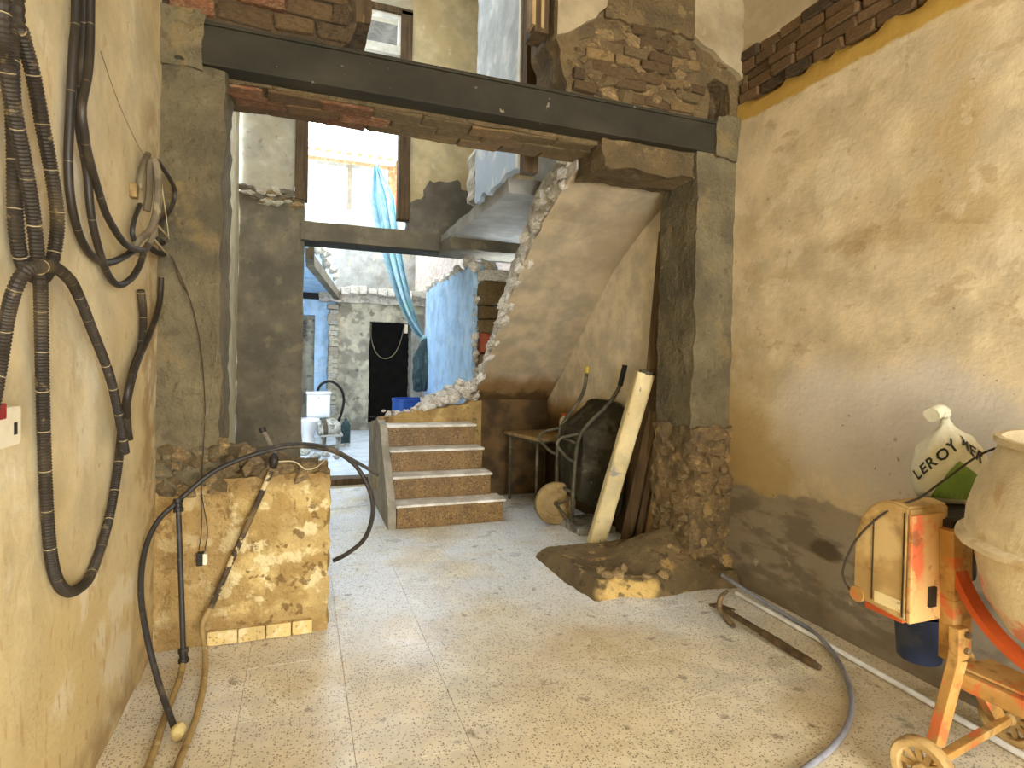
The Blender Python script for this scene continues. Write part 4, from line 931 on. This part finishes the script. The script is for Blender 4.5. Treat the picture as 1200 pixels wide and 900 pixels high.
# leaning post and boards
a, b = Vector((2.13, 3.90, .0)), Vector((2.37, 3.66, 1.30))
bm = bmesh.new(); t = (b-a).normalized()
prof = []
for k in range(16):
    an = 2*math.pi*k/16; c, s = math.cos(an), math.sin(an)
    e = .42; prof.append((.066*math.copysign(abs(c)**e, c), .056*math.copysign(abs(s)**e, s)))
s_ = t.cross(Vector((.9, -.3, 0))).normalized(); u_ = s_.cross(t)
rr = []
for k in range(14):
    c = a.lerp(b, k/13); rr.append([bm.verts.new(c + u_*x + s_*y + vnoise(c+u_*x+s_*y, 9)*.003) for x, y in prof])
for p, q in zip(rr, rr[1:]):
    for k in range(16): bm.faces.new((p[k], p[(k+1) % 16], q[(k+1) % 16], q[k]))
bm.faces.new(rr[0][::-1]); bm.faces.new(rr[-1]); bmesh.ops.recalc_face_normals(bm, faces=bm.faces)
bm.transform(Matrix.Translation((0, 0, .035)))
cp = empty('cream_post', (2.13, 3.9, 0), 'thick cream coloured post leaning towards the right pillar', 'post')
obj('post_body', bm, M['cream_post'], cp)
obj('end_cap', tube([b+t*.03, b+t*.055], .055, 12, curve=False), M['barrow_steel'], cp)
for k, (p, q, wx, wy, m, lab) in enumerate((
    ((2.40, 3.74, .0), (2.46, 3.56, 2.36), .13, .03, 'wood_dark', 'tall dark plank leaning in the corner beside the right pillar'),
    ((2.30, 3.78, .0), (2.42, 3.60, 1.06), .09, .025, 'wood_dark', 'dark board leaning just behind the cream post'),
    ((2.36, 3.70, .0), (2.44, 3.55, .95), .05, .04, 'wood_dark', 'narrow dark batten between the dark board and the pale board'),
    ((2.42, 3.64, .0), (2.46, 3.53, .84), .12, .025, 'wood_light', 'short pale dusty board leaning against the side of the right pillar'))):
    bm = bmesh.new(); bar(bm, p, q, wx, wy, Vector((1, .35, 0)), .003)
    tag(obj('leaning_board', bm, M[m]), lab, 'board', 'boards leaning beside the right pillar')

# ================================================================== FLOOR ITEMS, RIGHT
o = obj('white_conduit', tube([at(863, 695, 'Z', .016), at(960, 750, 'Z', .014), at(1075, 815, 'Z', .014), at(1200, 886, 'Z', .014), at(1330, 960, 'Z', .014)], .013, 10), M['pipe_white'], smooth=True)
tag(o, 'straight white conduit pipe lying on the floor along the right wall', 'pipe')
hp = [at(x, y, 'Z', z) for x, y, z in ((846, 674, .12), (860, 683, .1), (880, 696, .07), (905, 711, .045), (930, 726, .03), (955, 742, .028), (976, 765, .016), (990, 790, .016), (998, 820, .016), (993, 850, .016), (973, 878, .016), (940, 903, .016), (895, 935, .016), (840, 975, .016))]
o = obj('water_hose', tube(hp, .0115, 10), M['hose_blue'], smooth=True)
tag(o, 'blue grey hose curving over the floor from the right wall', 'hose')
pk = empty('pickaxe', at(900, 745, 'Z', 0), 'old pick with a wooden handle lying on the floor by the right wall', 'pickaxe')
a, b = at(852, 716, 'Z', .055), at(955, 779, 'Z', .016)
bm = bmesh.new(); bar(bm, a, a.lerp(b, .42), .03, .022, bevel=.006); bar(bm, a.lerp(b, .42), b, .036, .028, bevel=.008)
obj('handle', bm, M['wood_dark'], pk)
obj('handle_tip', lathe([(0, 0), (.016, 0), (.014, .035), (0, .04)], 10, (b-a).normalized(), b-(b-a).normalized()*.01), M['pick_iron'], pk)
hd = [at(853, 692, 'Z', .13), at(845, 700, 'Z', .10), at(843, 712, 'Z', .05), at(850, 722, 'Z', .03), at(860, 734, 'Z', .012)]
bm = bmesh.new(); P_ = spline(hd, .01)
sweep(bm, P_, lambda s: .007+.011*math.sin(min(1, s/.30)*math.pi*.9), 6); obj('head', bm, M['pick_iron'], pk)
bm = bmesh.new(); bar(bm, at(836, 708, 'Z', .03), at(856, 716, 'Z', .05), .06, .012); obj('blade', bm, M['pick_iron'], pk)

# ================================================================== CEMENT MIXER
mx = empty('cement_mixer', (2.15, 1.2, 0), 'dusty orange and yellow cement mixer standing at the right wall', 'cement mixer')
HX, HY = 1.955, 1.385
# motor housing: curved hood profile in the Y-Z plane, extruded in X
prof = [(HY, .535), (HY, .93), (HY+.05, .94)] + [(HY+.06+.145*math.sin(R(9*k)), .745+.195*math.cos(R(9*k))) for k in range(1, 11)] + [(HY+.205, .60), (HY+.195, .56), (HY+.17, .55)]
bm = prism([(y, z, 0) for y, z in prof], 'X', HX, HX+.20)
es = [e for e in bm.edges if len(e.link_faces) == 2 and abs(e.calc_face_angle(0)) > .9]
bmesh.ops.bevel(bm, geom=es, offset=.008, segments=2, affect='EDGES')
hs = obj('motor_housing', bm, M['mixer_cover'], mx)
obj('front_panel', bxm(HX+.002, HX+.165, HY-.012, HY+.002, .535, .905, bevel=.004), M['mixer_red'], hs)
obj('switch', bxm(HX+.085, HX+.12, HY-.022, HY-.01, .585, .655, bevel=.004), M['plastic_black'], hs)
obj('seam', bxm(HX-.003, HX+.0, HY+.012, HY+.016, .55, .91), M['plastic_black'], hs)
obj('seam', bxm(HX-.003, HX+.0, HY+.125, HY+.129, .57, .86), M['cord'], hs)
obj('label_plate', bxm(HX-.004, HX+.0, HY+.02, HY+.115, .565, .605), M['paper'], hs)
obj('foot_roller', lathe([(0, 0), (.028, 0), (.028, .08), (0, .08)], 14, (1, 0, 0), (HX-.005, HY+.185, .565)), M['mixer_yellow'], hs, smooth=False)
obj('housing_skirt', bxm(HX+.01, HX+.15, HY+.02, HY+.16, .525, .545), M['mixer_orange'], hs)
# legs, beam, axle, wheels
def leg(name, pts, w_, th, m):
    bm = bmesh.new()
    for p, q in zip(pts, pts[1:]): bar(bm, p, q, w_, th, Vector((0, 1, 0)), .003)
    return obj(name, bm, M[m], mx)
A1 = at(1115, 740, 'Y', 1.36); A2 = at(1096, 872, 'Y', 1.345)
leg('post', [Vector((A1.x-.02, 1.345, .86)), Vector((A1.x-.0, 1.35, .62)), Vector((A1.x+.02, 1.36, .40))], .095, .05, 'mixer_yellow')
lg = leg('leg', [Vector((A1.x-.03, 1.318, .53)), Vector((A1.x-.03, 1.318, .42)), A2], .05, .035, 'mixer_yellow')
for z in (.51, .455): obj('bolt', lathe([(0, 0), (.011, 0), (.011, .012), (0, .012)], 6, (0, -1, 0), (A1.x-.02, 1.3, z)), M['pick_iron'], lg)
leg('leg', [Vector((A1.x+.06, 1.37, .42)), Vector((2.48, 1.40, .10))], .05, .035, 'mixer_yellow')
leg('axle', [Vector((1.93, 1.295, .10)), Vector((2.53, 1.385, .10))], .028, .028, 'mixer_yellow')
bm = bmesh.new(); bar(bm, (A1.x+.0, 1.33, .345), (A1.x+.06, .45, .345), .045, .055, bevel=.003); obj('base_beam', bm, M['mixer_yellow'], mx)
obj('gusset_plate', prism([(A1.x-.0, 1.34, 0), (A1.x+.16, 1.33, 0), (A1.x+.15, .98, 0), (A1.x+.02, 1.06, 0)], 'Z', .378, .386), M['mixer_yellow'], mx)
bm = bmesh.new(); bar(bm, (A1.x+.1, 1.1, .37), (A1.x+.06, 1.05, .32), .05, .008); obj('gusset_rib', bm, M['mixer_yellow'], mx)
leg('leg', [Vector((A1.x+.03, .5, .36)), Vector((2.0, .42, .0))], .05, .035, 'mixer_yellow')
leg('leg', [Vector((A1.x+.08, .5, .36)), Vector((2.42, .42, .0))], .05, .035, 'mixer_yellow')
leg('far_post', [Vector((A1.x+.06, .5, .33)), Vector((A1.x+.08, .52, .86))], .07, .05, 'mixer_yellow')
for (x, y) in ((1.925, 1.29), (2.53, 1.385)):
    ax = Vector((1, .115, 0)).normalized(); c = Vector((x, y, .1))
    wl_ = obj('wheel', lathe([(.072, -.022), (.092, -.024), (.1, -.014), (.1, .014), (.092, .024), (.072, .022), (.068, .008), (.068, -.008), (.072, -.022)], 40, ax, c), M['mixer_cover'], mx, smooth=True)
    obj('hub', lathe([(0, -.03), (.02, -.03), (.024, -.015), (.024, .015), (.02, .03), (0, .03)], 16, ax, c), M['mixer_cover'], wl_)
    s_ = Vector((-ax.y, ax.x, 0))
    for k in range(10):
        an = 2*math.pi*k/10; d = s_*math.cos(an)+Vector((0, 0, math.sin(an)))
        bm = bmesh.new(); bar(bm, c+d*.02, c+d*.071, .018, .012, ax); obj('spoke', bm, M['mixer_cover'], wl_)
# drum
dc = Vector((2.19, .99, .875)); dax = Vector((-.05, -.03, 1)).normalized()
dme = lathe([(0, -.30), (.14, -.295), (.20, -.27), (.26, -.17), (.285, -.05), (.29, .0), (.335, .004), (.335, .02), (.312, .03), (.31, .10), (.288, .18), (.245, .27), (.232, .305), (.245, .31), (.245, .33), (.225, .33), (.222, .30), (.23, .26), (.27, .2), (.29, .1), (.285, 0), (.25, -.14), (.18, -.25), (0, -.27)], 56)
for v in dme.verts: v.co += vnoise(v.co, 9)*.004
do = obj('drum', dme, M['drum'], None, smooth=True)
do.parent = mx; do.matrix_parent_inverse = mx.matrix_basis.inverted()
q_ = Vector((0, 0, 1)).rotation_difference(dax); do.rotation_mode = 'QUATERNION'; do.rotation_quaternion = q_; do.location = dc
bm = bmesh.new(); arcp = []
for k in range(33):
    an = R(180*k/32); arcp.append(Vector((dc.x-.06, dc.y+.37*math.cos(an), .86-.37*math.sin(an)*1.05)))
band(bm, arcp, Vector((1, 0, 0)), .06, .022)
obj('yoke', bm, M['mixer_orange'], mx)
bm = bmesh.new(); bar(bm, (dc.x-.06, HY-.0, .86), (dc.x-.06, dc.y+.355, .86), .05, .05); obj('pivot', bm, M['plastic_black'], mx)
obj('gap_shade_block', bxm(HX+.17, HX+.42, HY+.03, HY+.2, .62, .9, bevel=.02), M['plastic_black'], mx)  # added black block, stands for the shade in the gap beside the drum
bk = empty('blue_bucket', (2.34, 1.60, .25), 'dark blue bucket hanging behind the motor housing of the cement mixer', 'bucket')
obj('bucket_body', lathe([(0, 0), (.07, 0), (.075, .006), (.09, .17), (.096, .18), (.096, .186), (.086, .18), (.07, .012), (0, .012)], 28, (0, 0, 1), (2.34, 1.60, .25)), M['bucket_blue'], bk, smooth=True)
obj('bail_handle', tube([Vector((2.246, 1.60, .43)), Vector((2.25, 1.60, .50)), Vector((2.34, 1.60, .625)), Vector((2.43, 1.60, .50)), Vector((2.434, 1.60, .43))], .003, 6), M['wire_pale'], bk, smooth=True)
# sack with its print
sk = empty('plastic_sack', (2.30, 1.50, .93), 'white plastic sack with black lettering and green print lying on the cement mixer', 'sack')
sc_ = Vector((2.36, 1.52, 1.035))
def sackp(u, v):
    """u around, v up 0..1"""
    an = u; prof_ = [(0, .0), (.05, .72), (.15, .92), (.4, 1.0), (.65, .86), (.8, .55), (.88, .28), (.94, .14), (1.0, .10)]
    for (a, ra), (b, rb) in zip(prof_, prof_[1:]):
        if a <= v <= b: r_ = ra+(rb-ra)*(v-a)/(b-a); break
    z = -.15 + .33*v
    p = Vector((.165*r_*math.cos(an), .105*r_*math.sin(an), z))
    if v > .78: p += Vector((-.035*(v-.78)/.22, 0, 0))
    fold = .010*math.sin(an*7+v*5)*(1.0 if v > .6 else .35)*(r_ if r_ < 1 else 1)
    p += Vector((math.cos(an), math.sin(an), 0))*fold*.6
    return sc_ + p + vnoise(p, 11)*.006
bm = bmesh.new(); NU, NV = 48, 30; rings = []
for j in range(NV+1): rings.append([bm.verts.new(sackp(2*math.pi*i/NU, j/NV)) for i in range(NU)])
for a, b in zip(rings, rings[1:]):
    for k in range(NU): bm.faces.new((a[k], a[(k+1) % NU], b[(k+1) % NU], b[k]))
bmesh.ops.remove_doubles(bm, verts=bm.verts, dist=1e-4); bmesh.ops.recalc_face_normals(bm, faces=bm.faces)
so_ = obj('sack_body', bm, M['sack'], sk, smooth=True)
bm = bmesh.new(); npt = spline([sc_+Vector((-.028, 0, .15)), sc_+Vector((-.04, 0, .185)), sc_+Vector((-.055, -.005, .205)), sc_+Vector((-.09, -.01, .212)), sc_+Vector((-.135, -.015, .198))], .008)
sweep(bm, npt, lambda q: .026-.010*math.sin(min(1, q/.06)*math.pi)+.03*max(0, q-.07), 14)
for v in bm.verts: v.co += vnoise(v.co, 45)*.005
obj('twisted_neck', bm, M['sack'], so_, smooth=True)
def decal(name, polys, m, off=.003):
    """flat print pressed on the sack: polygons in (u, v) sack coordinates, laid just over its surface"""
    bm = bmesh.new()
    for poly in polys:
        cen = sc_
        f = [bm.verts.new((p[0], p[1], 0)) for p in poly]
        bm.faces.new(f)
    bmesh.ops.triangulate(bm, faces=bm.faces[:])
    for _ in range(3):
        es = [e for e in bm.edges if e.calc_length() > .05]
        if not es: break
        bmesh.ops.subdivide_edges(bm, edges=es, cuts=1); bmesh.ops.triangulate(bm, faces=bm.faces[:])
    for v in bm.verts:
        p = sackp(v.co.x, v.co.y); n = Vector((math.cos(v.co.x)/.165, math.sin(v.co.x)/.105, 0)).normalized()
        v.co = p + n*off
    bmesh.ops.recalc_face_normals(bm, faces=bm.faces)
    o = obj(name, bm, m, so_); return o
def text_polys(ch):
    cu = bpy.data.curves.new('t', 'FONT'); cu.body = ch; cu.resolution_u = 2; cu.offset = .03
    o = bpy.data.objects.new('t', cu); COL.objects.link(o)
    dg = bpy.context.evaluated_depsgraph_get(); me = bpy.data.meshes.new_from_object(o.evaluated_get(dg))
    P_ = [[(me.vertices[i].co.x, me.vertices[i].co.y) for i in p.vertices] for p in me.polygons]
    wdt = max((v.co.x for v in me.vertices), default=.5)
    bpy.data.objects.remove(o); bpy.data.curves.remove(cu); bpy.data.meshes.remove(me)
    return P_, wdt
# the sack faces the room with its -X -Y side: u about pi+.9
def letters(txt, u0, v0, ang, size, du):
    """letters along an arc: start, heading and size in local print units (metres), u0/v0 the origin"""
    out = []; x = 0
    for k, ch in enumerate(txt):
        P_, wdt = text_polys(ch)
        for poly in P_:
            q = []
            for (a, b) in poly:
                lx, ly = x + a*size, b*size
                an = ang + du*x
                gx = lx*math.cos(ang) - ly*math.sin(ang); gy = lx*math.sin(ang) + ly*math.cos(ang)
                q.append((u0 + gx/.135, v0 + gy/.33))
            out.append(q)
        x += (wdt+.08)*size
    return out
UC = math.pi*1.28
decal('lettering', letters('LEROY', UC-.95, .30, R(43), .058, 0), M['ink_dark'])
decal('lettering', letters('MER', UC+.22, .74, R(-40), .056, 0), M['ink_dark'])
decal('green_print', [[(UC-.62, .12), (UC+.55, .12), (UC+.78, .34), (UC+.12, .56)]], M['ink_green'], .005)
# cord over sack and housing
cpts = [Vector((2.34, 1.22, 1.18)), Vector((2.27, 1.34, 1.12)), Vector((2.12, 1.38, 1.02)), Vector((2.02, 1.40, .955)), Vector((1.975, 1.43, .93)), Vector((1.945, 1.50, .86)), Vector((1.942, 1.58, .75)), Vector((1.945, 1.625, .62)), Vector((1.97, 1.60, .55))]
obj('power_cord', tube(cpts, .004, 6), M['cord'], mx, smooth=True)

# ================================================================== DOORPOST STUB, JOIST
o = empty('hanging_door_post', (1.26, FY+.1, 3.3), 'brown wooden door post hanging above the steel beam', 'post')
bm = bmesh.new(); box(bm, 1.235, 1.325, FY+.04, FY+.2, 3.31, 6.0, .004); obj('post', bm, M['wood_dark'], o)
obj('edge_strip', bxm(1.215, 1.237, FY+.03, FY+.12, 3.34, 6.0), M['wood_light'], o)
obj('edge_strip', bxm(1.27, 1.29, FY+.028, FY+.05, 3.33, 6.0), M['wood_light'], o)
j = obj('joist_stub', rough(.2, .32, FY+.1, FY+.5, 3.18, 3.5, .05, .012, 8), M['wood_dark']); tag(j, 'broken dark joist end sticking out of the wall remnant at top left', 'joist')

# ================================================================== COURTYARD THINGS
tp = empty('blue_tarpaulin', (1.7, 8.4, 1.7), 'long blue tarpaulin strip hanging across the courtyard, tied beside the blue wall', 'tarpaulin')
T0, T1 = at(441, 193, 'Y', 12.4), at(497, 397, 'Y', 8.36)
mid = [at(441, 193, 'Y', 12.4), at(448, 235, 'Y', 11.6), at(456, 280, 'Y', 10.8), at(465, 320, 'Y', 10.0), at(477, 360, 'Y', 9.2), at(488, 385, 'Y', 8.7), at(497, 397, 'Y', 8.36)]
ctr = spline(mid, .12); n = len(ctr); bm = bmesh.new(); rows = []
for i, c in enumerate(ctr):
    t = i/(n-1); wd = .04 + .62*math.sin(math.pi*min(1, t*1.6+.0)**.8*.5)*(1-t)**.8 if t < .5 else .04+.50*(1-t)**.75*1.0
    wd = .05 + .52*(min(1, t*5))*(1-t)**.7
    row = []
    for k in range(15):
        s = k/14-.5
        row.append(bm.verts.new(c + Vector((.94, -.34, .0))*wd*s + Vector((.34, .94, 0))*(.06*math.sin(s*19)+.03*math.sin(s*41+t*6)) + Vector((0, 0, .03*math.cos(s*9)))))
    rows.append(row)
for a, b in zip(rows, rows[1:]):
    for k in range(14): bm.faces.new((a[k], a[k+1], b[k+1], b[k]))
bmesh.ops.solidify(bm, geom=bm.faces[:], thickness=.004)
obj('tarp_strip', bm, M['tarp'], tp, smooth=True)
bm = bmesh.new(); rows = []
for i in range(19):
    t = i/18; z = T1.z-.74*t; row = []
    rr_ = .03+.145*min(1, t*2.4)**.7*(1 if t < .85 else 1-.2*(t-.85)/.15)
    for k in range(28):
        an = 2*math.pi*k/28; f = 1+.28*math.sin(an*5+t*4)+.14*math.sin(an*9-t*7)
        row.append(bm.verts.new((T1.x+.03+rr_*f*math.cos(an), T1.y-.06+rr_*.7*f*math.sin(an), z+.03*math.sin(an*3)*t)))
    rows.append(row)
for a, b in zip(rows, rows[1:]):
    for k in range(28): bm.faces.new((a[k], a[(k+1) % 28], b[(k+1) % 28], b[k]))
bm.faces.new(rows[-1]); bm.faces.new(rows[0][::-1]); bmesh.ops.recalc_face_normals(bm, faces=bm.faces)
obj('tarp_bundle', bm, M['tarp_green'], tp, smooth=True)
obj('knot', blob(T1, (.05, .05, .05), 2, .3, 2), M['tarp'], tp, smooth=True)
br = empty('blue_barrel', (1.42, 8.0, 0), 'royal blue plastic barrel standing behind the broken stair wall', 'barrel')
obj('barrel_body', lathe([(0, 0), (.23, 0), (.25, .03), (.26, .2), (.275, .23), (.26, .26), (.262, .55), (.275, .58), (.26, .61), (.255, .82), (.265, .83), (.265, .86), (.245, .86), (.245, .8), (0, .8)], 32, (0, 0, 1), (1.44, 8.0, 0)), M['barrel'], br, smooth=True)
tl = empty('toilet', (.28, 9.8, 0), 'old white toilet with its cistern standing in the courtyard', 'toilet')
obj('cistern', bxm(.10, .46, 9.9, 10.08, .42, .80, bevel=.025), M['ceramic'], tl)
obj('cistern_lid', bxm(.085, .475, 9.88, 10.1, .80, .84, bevel=.012), M['ceramic'], tl)
obj('flush_button', lathe([(0, 0), (.014, 0), (.012, .008), (0, .01)], 12, (0, -1, 0), (.28, 9.9, .74)), M['pipe_steel'], tl)
bm = lathe([(0, .0), (.11, 0), (.10, .1), (.09, .18), (.13, .28), (.18, .36), (.19, .40), (.17, .40), (.14, .34), (0, .25)], 28)
for v in bm.verts: v.co.y *= 1.35
bm.transform(Matrix.Translation((.12, 9.62, 0))); obj('bowl', bm, M['ceramic'], tl, smooth=True)
bm = lathe([(0, .40), (.19, .40), (.195, .415), (.18, .43), (0, .435)], 28)
for v in bm.verts: v.co.y *= 1.35
bm.transform(Matrix.Translation((.12, 9.62, 0))); obj('seat_lid', bm, M['ceramic'], tl, smooth=True)
o = obj('black_cable', tube([at(372, 458, 'Y', 10.3), at(377, 450, 'Y', 10.3), at(388, 447, 'Y', 10.3), at(399, 455, 'Y', 10.3), at(403, 468, 'Y', 10.3), at(400, 485, 'Y', 10.3), at(394, 500, 'Y', 10.3), at(393, 512, 'Y', 10.2)], .022, 8), M['rubber'], smooth=True)
tag(o, 'black cable arching over the toilet cistern', 'cable')
dm = empty('old_pump', (.45, 9.3, 0), 'dusty grey pump on a small stand in front of the toilet', 'pump')
obj('pump_body', lathe([(0, -.17), (.10, -.17), (.13, -.12), (.13, .08), (.1, .12), (.05, .17), (0, .17)], 20, (1, .2, .1), (.42, 9.3, .33)), M['debris'], dm)
obj('pump_flange', lathe([(.04, -.03), (.15, -.03), (.15, .03), (.04, .03)], 20, (1, .2, .1), (.34, 9.27, .33)), M['barrow_steel'], dm)
for x, y in ((.32, 9.2), (.55, 9.22), (.36, 9.42), (.58, 9.44)):
    bm = bmesh.new(); bar(bm, (x, y, 0), (x+.0, y, .28), .04, .04); obj('leg', bm, M['debris'], dm)
obj('stand_plate', bxm(.28, .62, 9.16, 9.48, .2, .23), M['debris'], dm)
bm = bmesh.new(); bar(bm, (.22, 9.1, .045), (.72, 9.3, .05), .06, .05); obj('base_plank', bm, M['debris'], dm)
gb = obj('gas_bottle', lathe([(0, 0), (.07, 0), (.075, .02), (.075, .3), (.05, .36), (.02, .38), (.02, .42), (0, .42)], 18, (0, 0, 1), (.70, 9.75, 0)), M['tarp_green'], smooth=True)
tag(gb, 'small dull green cylinder standing right of the dusty pump', 'gas cylinder')
for k, (x, y, s) in enumerate(((.35, 8.6, .10), (.2, 8.3, .12), (.48, 8.35, .07), (.08, 8.8, .13), (.32, 8.15, .06))):
    o = piece('rubble_lump', 'stone', 'debris', (x, y, s*.34), (s*1.6, s*1.3, s), (.0, 0, k)); 
    tag(o, ['pale rubble lump on the courtyard floor by the pump', 'pale rubble lump nearest the jamb of the courtyard opening', 'small pale rubble lump right of the others by the pump', 'large pale rubble lump half hidden by the courtyard jamb', 'smallest pale rubble lump just past the timber threshold'][k], 'rubble', 'rubble lumps in the courtyard')
o = obj('slack_cable', tube([at(435, 379, 'Y', RY-.06), at(435, 395, 'Y', RY-.06), at(440, 412, 'Y', RY-.06), at(449, 420, 'Y', RY-.06), at(460, 417, 'Y', RY-.06), at(468, 404, 'Y', RY-.06), at(474, 382, 'Y', RY-.06)], .010, 6), M['cement'], smooth=True)
tag(o, 'slack grey cable sagging across the dark courtyard doorway', 'cable')
q = at(476, 385, 'Y', RY-.05)
tag(obj('door_tag', bxm(q.x-.03, q.x+.03, RY-.05, RY-.0, q.z-.09, q.z+.08), M['plastic_white']), 'small white tag at the top of the dark courtyard doorway', 'tag')
